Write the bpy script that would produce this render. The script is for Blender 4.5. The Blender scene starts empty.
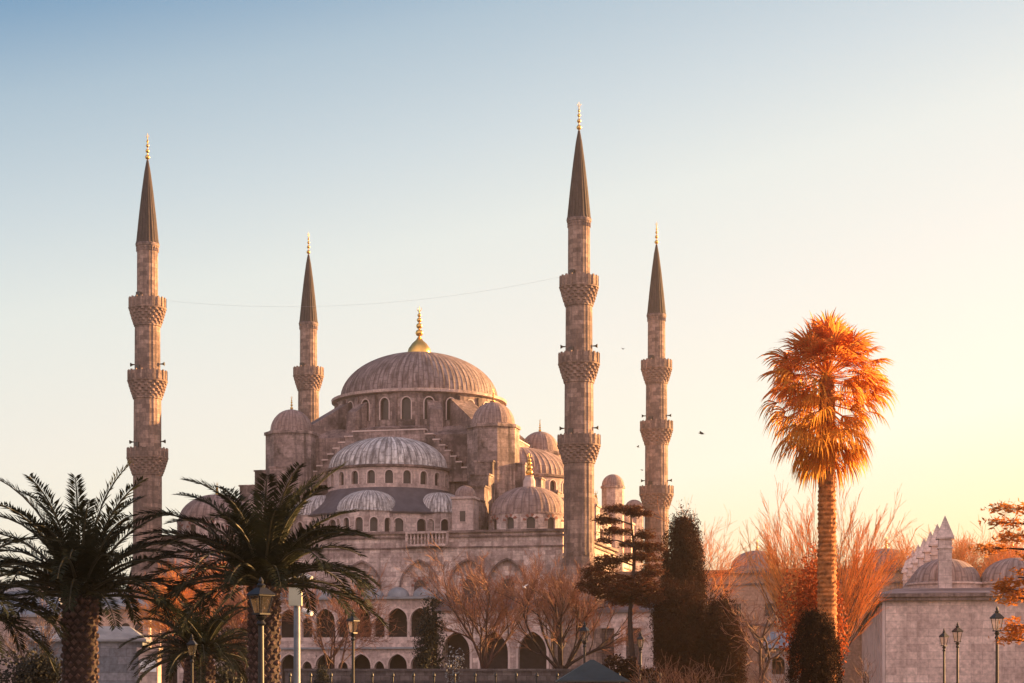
import bpy, math, random
import numpy as np
from mathutils import Vector, Matrix

PI = math.pi
R = math.radians
F = 1818.0            # focal length in pixels of a 1024 px wide frame
HZ = 682.0            # horizon row
EYE = 1.7
sc = bpy.context.scene
col = sc.collection

# ------------------------------------------------------------------ camera
cam = bpy.data.cameras.new('camera')
cam.sensor_width = 36.0
cam.lens = F / 1024.0 * 36.0
cam.shift_y = (HZ - 341.5) / 1024.0
cam.clip_start = 0.1
cam.clip_end = 5000
camo = bpy.data.objects.new('camera', cam)
camo.location = (0, 0, EYE)
camo.rotation_euler = (R(90), 0, 0)
col.objects.link(camo)
sc.camera = camo

# ------------------------------------------------------------------ sky
SUN_EL, SUN_BEHIND = 11.0, 23.0      # degrees up; degrees behind the right-hand side
world = bpy.data.worlds.new('World')
sc.world = world
world.use_nodes = True
wn, wl = world.node_tree.nodes, world.node_tree.links
wn.clear()
w_out = wn.new('ShaderNodeOutputWorld')
w_mix = wn.new('ShaderNodeMixShader')
w_mix.inputs[0].default_value = 0.85
sky = wn.new('ShaderNodeTexSky')
sky.sky_type = 'NISHITA'
sky.sun_disc = False
sky.sun_elevation = R(SUN_EL)
sky.sun_rotation = R(90 - SUN_BEHIND)
sky.dust_density = 2.0
bg1 = wn.new('ShaderNodeBackground'); bg1.inputs[1].default_value = 0.05
wl.new(sky.outputs[0], bg1.inputs[0])
tc = wn.new('ShaderNodeTexCoord')
dot = wn.new('ShaderNodeVectorMath'); dot.operation = 'DOT_PRODUCT'
nv = Vector((-0.21, 0.0, 1.0)).normalized()
dot.inputs[1].default_value = nv
wl.new(tc.outputs['Generated'], dot.inputs[0])
mul = wn.new('ShaderNodeMath'); mul.operation = 'MULTIPLY_ADD'
mul.inputs[1].default_value = 1.5; mul.inputs[2].default_value = 0.25
wl.new(dot.outputs['Value'], mul.inputs[0])
ramp = wn.new('ShaderNodeValToRGB')


def lin(c):
    return tuple(((v / 255) / 12.92 if v / 255 <= .04045 else ((v / 255 + .055) / 1.055) ** 2.4) for v in c)


SKY = [(-5, (255, 196, 112)), (-1.5, (255, 222, 150)), (2.2, (255, 241, 200)), (5.2, (250, 245, 226)), (10, (240, 236, 226)), (13.8, (226, 230, 224)),
       (16.7, (200, 212, 216)), (20, (166, 188, 202)), (22.7, (112, 152, 184)), (29, (70, 112, 152))]
els = ramp.color_ramp.elements
for i, (q, c) in enumerate(SKY):
    p = 0.25 + 1.5 * math.sin(R(q))
    if i < 2:
        e = els[i]; e.position = p
    else:
        e = els.new(p)
    e.color = (*lin(c), 1)
wl.new(mul.outputs[0], ramp.inputs[0])
bg2 = wn.new('ShaderNodeBackground'); bg2.inputs[1].default_value = 0.272
# pink brightening added to the unseen sky behind the camera, fills shaded fronts
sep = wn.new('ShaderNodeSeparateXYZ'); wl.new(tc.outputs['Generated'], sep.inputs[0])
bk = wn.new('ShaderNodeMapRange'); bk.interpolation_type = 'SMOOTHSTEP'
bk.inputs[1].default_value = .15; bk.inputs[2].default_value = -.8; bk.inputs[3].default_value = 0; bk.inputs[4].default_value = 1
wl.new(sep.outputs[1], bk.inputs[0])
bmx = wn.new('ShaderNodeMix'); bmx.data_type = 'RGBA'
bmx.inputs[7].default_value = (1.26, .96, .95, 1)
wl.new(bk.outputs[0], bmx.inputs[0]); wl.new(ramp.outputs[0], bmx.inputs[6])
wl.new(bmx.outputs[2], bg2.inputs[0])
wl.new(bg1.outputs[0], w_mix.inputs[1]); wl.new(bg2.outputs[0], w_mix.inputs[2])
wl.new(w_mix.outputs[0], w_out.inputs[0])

# ------------------------------------------------------------------ sun
sl = bpy.data.lights.new('sun', 'SUN')
sl.energy = 5.0
sl.angle = R(0.53)
sl.color = (1.0, 0.54, 0.20)
so = bpy.data.objects.new('sun', sl)
to_sun = Vector((math.cos(R(SUN_BEHIND)) * math.cos(R(SUN_EL)), math.sin(R(SUN_BEHIND)) * math.cos(R(SUN_EL)), math.sin(R(SUN_EL))))
so.rotation_euler = to_sun.to_track_quat('Z', 'Y').to_euler()
so.location = (200, 100, 120)
col.objects.link(so)

sc.view_settings.view_transform = 'Standard'
sc.view_settings.look = 'None'
sc.view_settings.exposure = 2.1
sc.view_settings.gamma = 1.0
sc.view_settings.use_curve_mapping = False
try:
    sc.cycles.max_bounces = 6
    sc.cycles.transparent_max_bounces = 8
    sc.cycles.volume_bounces = 0
except Exception:
    pass


# ------------------------------------------------------------------ materials
def nodes(name):
    m = bpy.data.materials.new(name)
    m.use_nodes = True
    nt = m.node_tree
    return m, nt.nodes, nt.links, nt.nodes['Principled BSDF']


def mixcol(n, l, a, b, fac, mode='MIX'):
    x = n.new('ShaderNodeMix'); x.data_type = 'RGBA'; x.blend_type = mode
    for s, v in ((6, a), (7, b), (0, fac)):
        if hasattr(v, 'is_linked'):
            l.new(v, x.inputs[s])
        else:
            x.inputs[s].default_value = v if s == 0 else (*v, 1)
    return x.outputs[2]


def noise(n, l, scale, detail=4, vec=None, rough=.6):
    t = n.new('ShaderNodeTexNoise')
    t.inputs['Scale'].default_value = scale
    t.inputs['Detail'].default_value = detail
    t.inputs['Roughness'].default_value = rough
    if vec is None:
        c = n.new('ShaderNodeTexCoord'); vec = c.outputs['Object']
    l.new(vec, t.inputs['Vector'])
    return t


def rampf(n, l, src, lo, hi, a=0.0, b=1.0):
    r = n.new('ShaderNodeMapRange')
    r.inputs[1].default_value = lo; r.inputs[2].default_value = hi
    r.inputs[3].default_value = a; r.inputs[4].default_value = b
    l.new(src, r.inputs[0])
    return r.outputs[0]


def stone(name, c1, c2, dark, bw=1.25, bh=.55, stain=.6, rough=.9, mortar=.012, stain_scale=.22):
    m, n, l, p = nodes(name)
    uv = n.new('ShaderNodeUVMap')
    b = n.new('ShaderNodeTexBrick')
    b.inputs['Scale'].default_value = 1
    b.inputs['Brick Width'].default_value = bw
    b.inputs['Row Height'].default_value = bh
    b.inputs['Mortar Size'].default_value = mortar
    b.inputs['Color1'].default_value = (*c1, 1); b.inputs['Color2'].default_value = (*c2, 1)
    b.inputs['Mortar'].default_value = (*[x * .72 for x in c2], 1)
    b.offset_frequency = 2
    l.new(uv.outputs[0], b.inputs['Vector'])
    big = noise(n, l, stain_scale, 7, rough=.7)
    f = rampf(n, l, big.outputs[0], .46, .62, 0, stain)
    c = mixcol(n, l, b.outputs[0], dark, f)
    # rain streaks, long in z
    tcn = n.new('ShaderNodeTexCoord'); mp = n.new('ShaderNodeMapping')
    mp.inputs['Scale'].default_value = (1.4, 1.4, .09)
    l.new(tcn.outputs['Object'], mp.inputs[0])
    st = noise(n, l, 1.0, 5, mp.outputs[0])
    f2 = rampf(n, l, st.outputs[0], .50, .64, 0, stain * .8)
    c = mixcol(n, l, c, dark, f2)
    fine = noise(n, l, 3.2, 4)
    f3 = rampf(n, l, fine.outputs[0], .3, .7, .66, 1.25)
    v = n.new('ShaderNodeVectorMath'); v.operation = 'SCALE'
    l.new(c, v.inputs[0]); l.new(f3, v.inputs['Scale'])
    l.new(v.outputs[0], p.inputs['Base Color'])
    p.inputs['Roughness'].default_value = rough
    bp = n.new('ShaderNodeBump'); bp.inputs['Strength'].default_value = .45; bp.inputs['Distance'].default_value = .06
    l.new(fine.outputs[0], bp.inputs['Height']); l.new(bp.outputs[0], p.inputs['Normal'])
    return m


def lead(name, a, b, ribs=48, seam=.5):
    """weathered lead sheets: streaks that follow the meridians of a dome"""
    m, n, l, p = nodes(name)
    c = n.new('ShaderNodeTexCoord')
    s = n.new('ShaderNodeSeparateXYZ'); l.new(c.outputs['Object'], s.inputs[0])
    at = n.new('ShaderNodeMath'); at.operation = 'ARCTAN2'
    l.new(s.outputs[1], at.inputs[0]); l.new(s.outputs[0], at.inputs[1])
    k = n.new('ShaderNodeMath'); k.operation = 'MULTIPLY'; k.inputs[1].default_value = ribs / (2 * PI)
    l.new(at.outputs[0], k.inputs[0])
    cb = n.new('ShaderNodeCombineXYZ'); l.new(k.outputs[0], cb.inputs[0])
    z = n.new('ShaderNodeMath'); z.operation = 'MULTIPLY'; z.inputs[1].default_value = .35
    l.new(s.outputs[2], z.inputs[0]); l.new(z.outputs[0], cb.inputs[1])
    nz = noise(n, l, 1.3, 5, cb.outputs[0], .7)
    f = rampf(n, l, nz.outputs[0], .40, .62)
    cc = mixcol(n, l, a, b, f)
    zr = n.new('ShaderNodeMath'); zr.operation = 'MULTIPLY_ADD'; zr.inputs[1].default_value = .85
    l.new(s.outputs[2], zr.inputs[0])
    kf = n.new('ShaderNodeMath'); kf.operation = 'FLOOR'; l.new(k.outputs[0], kf.inputs[0])
    kh = n.new('ShaderNodeMath'); kh.operation = 'MULTIPLY'; kh.inputs[1].default_value = .37; l.new(kf.outputs[0], kh.inputs[0]); l.new(kh.outputs[0], zr.inputs[2])
    zf = n.new('ShaderNodeMath'); zf.operation = 'FRACT'; l.new(zr.outputs[0], zf.inputs[0])
    zl = n.new('ShaderNodeMath'); zl.operation = 'LESS_THAN'; zl.inputs[1].default_value = .1; l.new(zf.outputs[0], zl.inputs[0])
    zm = n.new('ShaderNodeMath'); zm.operation = 'MULTIPLY'; zm.inputs[1].default_value = .4; l.new(zl.outputs[0], zm.inputs[0])
    cc = mixcol(n, l, cc, tuple(x * .5 for x in a), zm.outputs[0])
    fl = n.new('ShaderNodeMath'); fl.operation = 'FRACT'; l.new(k.outputs[0], fl.inputs[0])
    e = n.new('ShaderNodeMath'); e.operation = 'LESS_THAN'; e.inputs[1].default_value = .22
    l.new(fl.outputs[0], e.inputs[0])
    e2 = n.new('ShaderNodeMath'); e2.operation = 'MULTIPLY'; e2.inputs[1].default_value = seam
    l.new(e.outputs[0], e2.inputs[0])
    cc = mixcol(n, l, cc, tuple(x * .45 for x in a), e2.outputs[0])
    big = noise(n, l, .5, 5)
    f2 = rampf(n, l, big.outputs[0], .45, .7, 0, .5)
    cc = mixcol(n, l, cc, tuple(x * .6 for x in a), f2)
    l.new(cc, p.inputs['Base Color'])
    p.inputs['Roughness'].default_value = .8
    p.inputs['Specular IOR Level'].default_value = .25
    p.inputs['Metallic'].default_value = 0.0
    return m


def plain(name, c, rough=.8, metal=0.0, vary=.35, scale=2.0, dark=None):
    m, n, l, p = nodes(name)
    t = noise(n, l, scale, 5)
    f = rampf(n, l, t.outputs[0], .3, .7)
    cc = mixcol(n, l, dark or tuple(x * (1 - vary) for x in c), tuple(min(1, x * (1 + vary * .5)) for x in c), f)
    l.new(cc, p.inputs['Base Color'])
    p.inputs['Roughness'].default_value = rough
    p.inputs['Metallic'].default_value = metal
    return m


def leafm(name, a, b, transl=.35, scale=.8, rough=.6, tcol=None):
    m, n, l, p = nodes(name)
    t = noise(n, l, scale, 4)
    f = rampf(n, l, t.outputs[0], .35, .65)
    cc = mixcol(n, l, a, b, f)
    l.new(cc, p.inputs['Base Color'])
    p.inputs['Roughness'].default_value = rough
    p.inputs['Specular IOR Level'].default_value = .12
    tr = n.new('ShaderNodeBsdfTranslucent')
    if tcol:
        tr.inputs[0].default_value = (*tcol, 1)
    else:
        l.new(cc, tr.inputs[0])
    mx = n.new('ShaderNodeMixShader'); mx.inputs[0].default_value = transl
    l.new(p.outputs[0], mx.inputs[1]); l.new(tr.outputs[0], mx.inputs[2])
    l.new(mx.outputs[0], n['Material Output'].inputs[0])
    return m


M = {}
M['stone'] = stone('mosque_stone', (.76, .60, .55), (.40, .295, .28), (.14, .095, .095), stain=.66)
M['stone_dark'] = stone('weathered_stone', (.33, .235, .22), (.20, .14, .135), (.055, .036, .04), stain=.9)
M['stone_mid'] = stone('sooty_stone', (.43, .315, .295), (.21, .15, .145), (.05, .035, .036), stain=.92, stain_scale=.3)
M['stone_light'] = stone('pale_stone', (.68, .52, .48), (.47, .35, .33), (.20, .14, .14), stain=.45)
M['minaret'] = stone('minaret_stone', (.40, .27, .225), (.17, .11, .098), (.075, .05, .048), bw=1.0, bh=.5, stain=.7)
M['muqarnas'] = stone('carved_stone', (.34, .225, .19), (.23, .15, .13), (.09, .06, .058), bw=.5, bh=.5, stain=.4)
M['madrasa'] = stone('buff_masonry', (.84, .63, .56), (.58, .42, .38), (.34, .235, .22), bw=1.5, bh=.55, stain=.45)
M['court'] = stone('courtyard_masonry', (.46, .29, .22), (.36, .22, .165), (.22, .13, .10), bw=1.4, bh=.6, stain=.4)
M['annex'] = stone('grey_blue_masonry', (.30, .31, .36), (.15, .17, .21), (.08, .09, .12), bw=1.3, bh=.6, stain=.5)
M['left'] = stone('pinkish_masonry', (.52, .40, .36), (.40, .30, .275), (.20, .15, .15), bw=1.2, bh=.5, stain=.4)
M['rubble'] = stone('rubble_masonry', (.20, .165, .16), (.10, .08, .08), (.05, .04, .045), bw=.6, bh=.3, stain=.5)
M['lead'] = lead('lead_sheet', (.13, .09, .09), (.36, .28, .275), 96)
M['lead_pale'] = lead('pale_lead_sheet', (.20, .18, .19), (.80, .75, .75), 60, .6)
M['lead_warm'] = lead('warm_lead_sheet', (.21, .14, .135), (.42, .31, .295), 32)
M['lead_roof'] = plain('lead_roof_sheet', (.10, .085, .10), .55, 0, .4, .9)
M['lead_blue'] = plain('blue_grey_lead', (.24, .255, .29), .55, 0, .35, .9)
M['spire'] = lead('spire_lead', (.042, .030, .031), (.080, .056, .056), 20)
M['gold'] = plain('gilt_copper', (.83, .50, .14), .3, .9, .15)
M['glass'] = plain('dark_window_glass', (.045, .03, .028), .35, 0, .3, 3)
M['grille'] = stone('plaster_window_grille', (.13, .085, .085), (.09, .06, .06), (.05, .035, .035), bw=.3, bh=.3, stain=.3, mortar=.06)
M['voussoir'] = plain('red_voussoir', (.27, .11, .09), .9)
M['trim'] = plain('marble_trim', (.62, .48, .45), .8, 0, .3, .7)
M['dark_in'] = plain('painted_shade_plaster', (.055, .04, .04), .95, 0, .3)  # near-black colour stands in for the deep shade inside the arcades
M['iron'] = plain('black_iron', (.014, .014, .017), .45, .2)
M['pole'] = plain('grey_galvanised', (.20, .23, .28), .5, .3)
M['cream'] = plain('cream_paint', (.46, .46, .35), .5, 0, .1)
M['white'] = plain('white_paint', (.72, .72, .74), .5, 0, .1)
M['kiosk_roof'] = plain('dark_green_roof', (.035, .045, .045), .6)
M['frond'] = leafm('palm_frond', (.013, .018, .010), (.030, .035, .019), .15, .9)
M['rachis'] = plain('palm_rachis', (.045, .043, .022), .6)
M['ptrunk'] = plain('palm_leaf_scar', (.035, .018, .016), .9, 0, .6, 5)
M['pscar'] = plain('palm_cut_end', (.115, .068, .062), .9, 0, .75, 6)
M['fan'] = leafm('fan_leaf', (.34, .10, .032), (.50, .17, .05), .62, 1.0, tcol=(.80, .28, .06))  # orange glow of the light put into the colour of green fronds
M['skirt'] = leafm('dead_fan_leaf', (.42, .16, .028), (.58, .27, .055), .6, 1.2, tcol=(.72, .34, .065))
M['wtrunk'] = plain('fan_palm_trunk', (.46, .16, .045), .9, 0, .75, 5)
M['bark'] = plain('bare_tree_bark', (.10, .050, .040), .9, 0, .4, 4)
M['bark_dark'] = plain('dark_bark', (.045, .025, .022), .9, 0, .4, 4)
M['twig'] = leafm('reddish_twig', (.22, .105, .07), (.36, .175, .115), .2, .5)
M['twig_sunlit'] = leafm('sunlit_twig', (.62, .27, .085), (.78, .40, .14), .4, .5)  # brown twigs with the low sun's gold put into their colour
M['twig_grey'] = plain('grey_twig', (.16, .105, .095), .9)
M['cypress'] = leafm('cypress_foliage', (.026, .011, .008), (.055, .019, .011), .2, 1.2, .9)  # red-brown cast of the warm light put into the foliage colour
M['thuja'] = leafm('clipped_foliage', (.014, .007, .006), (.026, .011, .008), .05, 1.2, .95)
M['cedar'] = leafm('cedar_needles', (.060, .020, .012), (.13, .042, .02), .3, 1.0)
M['cedar_sunlit'] = leafm('sunlit_needles', (.40, .13, .03), (.62, .25, .06), .5, 1.0)  # lit copy of the cedar needles, sunlight put into the colour
M['ivy'] = leafm('ivy_leaves', (.27, .055, .02), (.42, .105, .03), .4, 1.0)  # orange-red flare glow put into the leaf colour
M['autumn'] = leafm('rust_leaves', (.30, .09, .025), (.48, .17, .04), .4, 1.0)
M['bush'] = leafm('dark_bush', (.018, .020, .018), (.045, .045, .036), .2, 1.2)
M['pale_leaf'] = leafm('silvery_leaves', (.22, .22, .22), (.45, .45, .46), .2, 1.2)
M['bird'] = plain('grey_feather', (.10, .08, .075), .8)
M['bird_w'] = plain('white_feather', (.75, .66, .62), .8)
M['cable'] = plain('cable', (.45, .45, .45), .6)


def ground_mat():
    m, n, l, p = nodes('park_grass')
    a = noise(n, l, .12, 6); b = noise(n, l, 4.0, 5)
    c = mixcol(n, l, (.05, .065, .025), (.09, .085, .04), rampf(n, l, a.outputs[0], .4, .6))
    c = mixcol(n, l, c, (.03, .04, .018), rampf(n, l, b.outputs[0], .4, .7, 0, .7))
    l.new(c, p.inputs['Base Color']); p.inputs['Roughness'].default_value = .95
    return m


M['grass'] = ground_mat()


# ------------------------------------------------------------------ mesh building
class MB:
    def __init__(s):
        s.v = []; s.f = []; s.uv = []; s.n = 0

    def add(s, pts, faces, uvs=None):
        o = s.n
        s.v.extend(pts); s.n += len(pts)
        for i, f in enumerate(faces):
            s.f.append([a + o for a in f])
            s.uv.append(uvs[i] if uvs else None)

    def box(s, x0, x1, y0, y1, z0, z1):
        s.add([(x0, y0, z0), (x1, y0, z0), (x1, y1, z0), (x0, y1, z0), (x0, y0, z1), (x1, y0, z1), (x1, y1, z1), (x0, y1, z1)],
              [(0, 3, 2, 1), (4, 5, 6, 7), (0, 1, 5, 4), (1, 2, 6, 5), (2, 3, 7, 6), (3, 0, 4, 7)])

    def prism(s, poly, z0, z1, top=None, caps=True):
        n = len(poly); t = top or poly
        s.add([(x, y, z0) for x, y in poly] + [(x, y, z1) for x, y in t],
              [(i, (i + 1) % n, n + (i + 1) % n, n + i) for i in range(n)] + ([tuple(range(n - 1, -1, -1)), tuple(range(n, 2 * n))] if caps else []))

    def hexa(s, p):
        s.add(p, [(0, 3, 2, 1), (4, 5, 6, 7), (0, 1, 5, 4), (1, 2, 6, 5), (2, 3, 7, 6), (3, 0, 4, 7)])

    def lathe(s, prof, n=32, cx=0, cy=0, rmod=None, a0=0.0, a1=2 * PI, smoothcap=False):
        full = abs(a1 - a0 - 2 * PI) < 1e-6
        m = n if full else n + 1
        pts = []
        for j, (r, z) in enumerate(prof):
            for i in range(m):
                a = a0 + (a1 - a0) * i / n
                rr = r * (rmod(i, j) if rmod else 1.0)
                pts.append((cx + rr * math.cos(a), cy + rr * math.sin(a), z))
        rm = max(r for r, z in prof)
        fs = []; us = []
        for j in range(len(prof) - 1):
            for i in range(n):
                k = (i + 1) % m if full else i + 1
                fs.append((j * m + i, j * m + k, (j + 1) * m + k, (j + 1) * m + i))
                u0 = (a1 - a0) * i / n * rm; u1 = (a1 - a0) * (i + 1) / n * rm
                us.append([(u0, prof[j][1]), (u1, prof[j][1]), (u1, prof[j + 1][1]), (u0, prof[j + 1][1])])
        s.add(pts, fs, us)

    def tube(s, pts, rad, n=6, cap=True):
        P = [Vector(p) for p in pts]
        ring = []
        up = Vector((0, 0, 1))
        for i, p in enumerate(P):
            t = (P[min(i + 1, len(P) - 1)] - P[max(i - 1, 0)])
            if t.length < 1e-9:
                t = Vector((0, 0, 1))
            t.normalize()
            ref = up if abs(t.z) < .95 else Vector((1, 0, 0))
            a = t.cross(ref).normalized(); b = t.cross(a)
            r = rad[i] if isinstance(rad, (list, tuple)) else rad
            ring += [tuple(p + a * (math.cos(2 * PI * k / n) * r) + b * (math.sin(2 * PI * k / n) * r)) for k in range(n)]
        fs = []
        for i in range(len(P) - 1):
            for k in range(n):
                fs.append((i * n + k, i * n + (k + 1) % n, (i + 1) * n + (k + 1) % n, (i + 1) * n + k))
        if cap:
            fs.append(tuple(range(n - 1, -1, -1))); fs.append(tuple((len(P) - 1) * n + k for k in range(n)))
        s.add(ring, fs)

    def quads(s, arr):
        """arr: (k,4,3) numpy"""
        k = len(arr)
        s.add([tuple(p) for p in arr.reshape(-1, 3)], [(4 * i, 4 * i + 1, 4 * i + 2, 4 * i + 3) for i in range(k)])

    def build(s, name, mat, parent=None, loc=(0, 0, 0), rz=0.0, smooth=False, uv=True):
        me = bpy.data.meshes.new(name)
        me.from_pydata(s.v, [], s.f)
        if uv:
            ul = me.uv_layers.new(name='UVMap')
            out = []
            for f, us in zip(s.f, s.uv):
                if us:
                    for c in us:
                        out += [c[0], c[1]]
                    continue
                a, b, c = (Vector(s.v[f[0]]), Vector(s.v[f[1]]), Vector(s.v[f[2]]))
                nn = (b - a).cross(c - a)
                if nn.length > 0:
                    nn.normalize()
                h = math.hypot(nn.x, nn.y)
                if h > .35:
                    tx, ty = -nn.y / h, nn.x / h
                    for i in f:
                        p = s.v[i]; out += [p[0] * tx + p[1] * ty, p[2]]
                else:
                    for i in f:
                        p = s.v[i]; out += [p[0], p[1]]
            ul.data.foreach_set('uv', out)
        me.materials.append(M[mat] if isinstance(mat, str) else mat)
        if smooth:
            me.polygons.foreach_set('use_smooth', [True] * len(me.polygons))
        me.update()
        o = bpy.data.objects.new(name, me)
        o.location = loc; o.rotation_euler = (0, 0, rz)
        if parent:
            o.parent = parent
        col.objects.link(o)
        return o


def cloud_mesh(name, mat, arr, parent=None, loc=(0, 0, 0)):
    """arr: (k,4,3) quads -> mesh, fast"""
    k = len(arr)
    me = bpy.data.meshes.new(name)
    me.vertices.add(4 * k); me.loops.add(4 * k); me.polygons.add(k)
    me.vertices.foreach_set('co', np.ascontiguousarray(arr, dtype=np.float32).ravel())
    me.loops.foreach_set('vertex_index', np.arange(4 * k, dtype=np.int32))
    me.polygons.foreach_set('loop_start', np.arange(0, 4 * k, 4, dtype=np.int32))
    me.polygons.foreach_set('loop_total', np.full(k, 4, dtype=np.int32))
    me.materials.append(M[mat])
    me.update(calc_edges=True)
    o = bpy.data.objects.new(name, me)
    o.location = loc
    if parent:
        o.parent = parent
    col.objects.link(o)
    return o


def empty(name, loc, rz=0.0):
    o = bpy.data.objects.new(name, None)
    o.location = loc; o.rotation_euler = (0, 0, rz)
    o.empty_display_size = .5
    col.objects.link(o)
    return o


def tag(o, label=None, cat=None, group=None, kind=None):
    if label: o['label'] = label
    if cat: o['category'] = cat
    if group: o['group'] = group
    if kind: o['kind'] = kind
    return o


def kids(o):
    return [c for c in bpy.data.objects if c.parent == o]


def copy_tree(o, parent=None):
    c = o.copy()
    col.objects.link(c)
    c.parent = parent
    for ch in kids(o):
        copy_tree(ch, c)
    return c


def at(px, py, Y):
    return Vector(((px - 512) * Y / F, Y, EYE + (HZ - py) * Y / F))


# arched openings ------------------------------------------------------------
def arch(w, zs, zp, rise, n=10, pointed=False):
    """outline of an opening, left foot over the arch to right foot, s centred on 0"""
    pts = [(-w / 2, zs)]
    if pointed:
        c = w * .22; Rr = w / 2 + c; h = math.sqrt(Rr * Rr - c * c)
        th = math.acos(c / Rr)
        left = [(c - Rr * math.cos(th * i / (n // 2)), zp + rise / h * Rr * math.sin(th * i / (n // 2))) for i in range(n // 2 + 1)]
        pts += left + [(-x, z) for x, z in reversed(left[:-1])]
    else:
        pts += [(-w / 2 * math.cos(PI * i / n), zp + rise * math.sin(PI * i / n)) for i in range(n + 1)]
    pts.append((w / 2, zs))
    return pts


def panel(mb, Mp, s0, s1, z0, z1, op=None, depth=.4, sub=1):
    """one wall cell with an optional arched opening op=(centre, outline); Mp maps (s,z,d) to xyz"""
    def q(a, b, c, d):
        uv = [[(p[0], p[1] + (p[2] if len(p) > 2 else 0)) for p in (a, b, c, d)]]
        mb.add([Mp(*(p if len(p) == 3 else (p[0], p[1], 0))) for p in (a, b, c, d)], [(0, 1, 2, 3)], uv)

    def rect(a, b, c, d):
        k = max(1, int(sub))
        for i in range(k):
            x0 = a + (b - a) * i / k; x1 = a + (b - a) * (i + 1) / k
            q((x0, c), (x1, c), (x1, d), (x0, d))
    if not op:
        rect(s0, s1, z0, z1); return
    cx, ol = op
    O = [(cx + x, z) for x, z in ol]
    sl_, sr_ = O[0][0], O[-1][0]
    rect(s0, sl_, z0, z1); rect(sr_, s1, z0, z1)
    if O[0][1] > z0 + 1e-4:
        rect(sl_, sr_, z0, O[0][1])
    top = O[1:-1]
    for a, b in zip(top[:-1], top[1:]):
        if abs(b[0] - a[0]) > 1e-6:
            q(a, b, (b[0], z1), (a[0], z1))
    for a, b in zip(O[:-1] + [O[-1]], O[1:] + [O[0]]):
        q((a[0], a[1], 0), (b[0], b[1], 0), (b[0], b[1], depth), (a[0], a[1], depth))


def pane(Mp, cx, ol, d, name, mat, parent, loc=(0, 0, 0), bars=None):
    mb = MB()
    O = [(cx + x, z) for x, z in ol]
    mb.add([Mp(s, z, d) for s, z in O], [tuple(range(len(O)))], [[(s, z) for s, z in O]])
    return mb.build(name, mat, parent, loc)


def fb_join(fb, wd, mat='trim'):
    """the surround is one mesh with its window (a thing goes no deeper than sub-parts)"""
    me = wd.data
    nv = len(me.vertices)
    v = [tuple(x.co) for x in me.vertices] + fb.v
    uvo = [tuple(d.uv) for d in me.uv_layers[0].data]
    f0 = [tuple(p.vertices) for p in me.polygons]
    mi0 = [p.material_index for p in me.polygons]
    f = f0 + [tuple(i + nv for i in q) for q in fb.f]
    nm = bpy.data.meshes.new(me.name)
    nm.from_pydata(v, [], f)
    for m in me.materials: nm.materials.append(m)
    nm.materials.append(M[mat]); k = len(nm.materials) - 1
    nm.polygons.foreach_set('material_index', mi0 + [k] * len(fb.f))
    ul = nm.uv_layers.new(name='UVMap')
    flat = [c for u in uvo for c in u]
    flat += [0.0] * (2 * sum(len(q) for q in fb.f))
    ul.data.foreach_set('uv', flat)
    nm.update()
    wd.data = nm


def ring(mb, Mp, cx, ol, wd, d0, d1):
    """arch moulding: band of width wd outside the outline, proud from d0 to d1 (negative = towards viewer)"""
    O = [(cx + x, z) for x, z in ol]
    c = (cx, ol[1][1])
    E = []
    for i, (s, z) in enumerate(O):
        if i == 0: E.append((s - wd, z))
        elif i == len(O) - 1: E.append((s + wd, z))
        else:
            vx, vz = s - c[0], z - c[1]
            L = math.hypot(vx, vz) or 1
            E.append((s + vx / L * wd, z + vz / L * wd))
    for i in range(len(O) - 1):
        a, b, e, f = O[i], O[i + 1], E[i + 1], E[i]
        P = [Mp(p[0], p[1], d0) for p in (a, b, e, f)] + [Mp(p[0], p[1], d1) for p in (a, b, e, f)]
        mb.hexa(P)


def cyl(cx, cy, r, zoff=0):
    return lambda s, z, d: (cx + (r - d) * math.cos(s / r), cy + (r - d) * math.sin(s / r), z)


# ------------------------------------------------------------------ ground
g = MB(); g.box(-700, 700, -200, 1000, -.4, 0)
tag(g.build('ground', 'grass'), kind='structure')
g = MB(); g.box(-60, 60, 52, 60, .0, .004)
M['paving'] = plain('paving', (.22, .2, .19), .85)
tag(g.build('park_path', 'paving'), kind='structure')

# ------------------------------------------------------------------ mosque
C0 = (-12.0, 235.4)
YAW = math.atan2(-.228, .973)
mosque = empty('mosque', (C0[0], C0[1], 0), YAW)
tag(mosque, 'great stone mosque with stacked lead domes and a gilded top', 'mosque')


def m2w(u, v, z=0):
    return Vector((C0[0] + u * math.cos(YAW) - v * math.sin(YAW), C0[1] + u * math.sin(YAW) + v * math.cos(YAW), z))


def dome_prof(r, h, n=14, z0=0):
    return [(r * math.cos(PI / 2 * i / n) if i < n else .02, z0 + h * math.sin(PI / 2 * i / n)) for i in range(n + 1)]


def dome(name, r, h, ribs, mat, parent, loc, n=14, lip=.25):
    """ribbed lead dome with a rolled eave; origin at its axis so that the streaks follow it"""
    mb = MB()
    mb.lathe([(r + lip, -.18), (r + lip, 0.0), (r, .08)] , ribs * 2)
    rm = lambda i, j: 1.0 + ((.6 / ribs if ribs > 40 else .012) if i % 4 == 0 else 0.0)
    mb.lathe(dome_prof(r, h, n, .08), ribs * 4, rmod=rm)
    return mb.build(name, mat, parent, loc, smooth=False)


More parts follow.
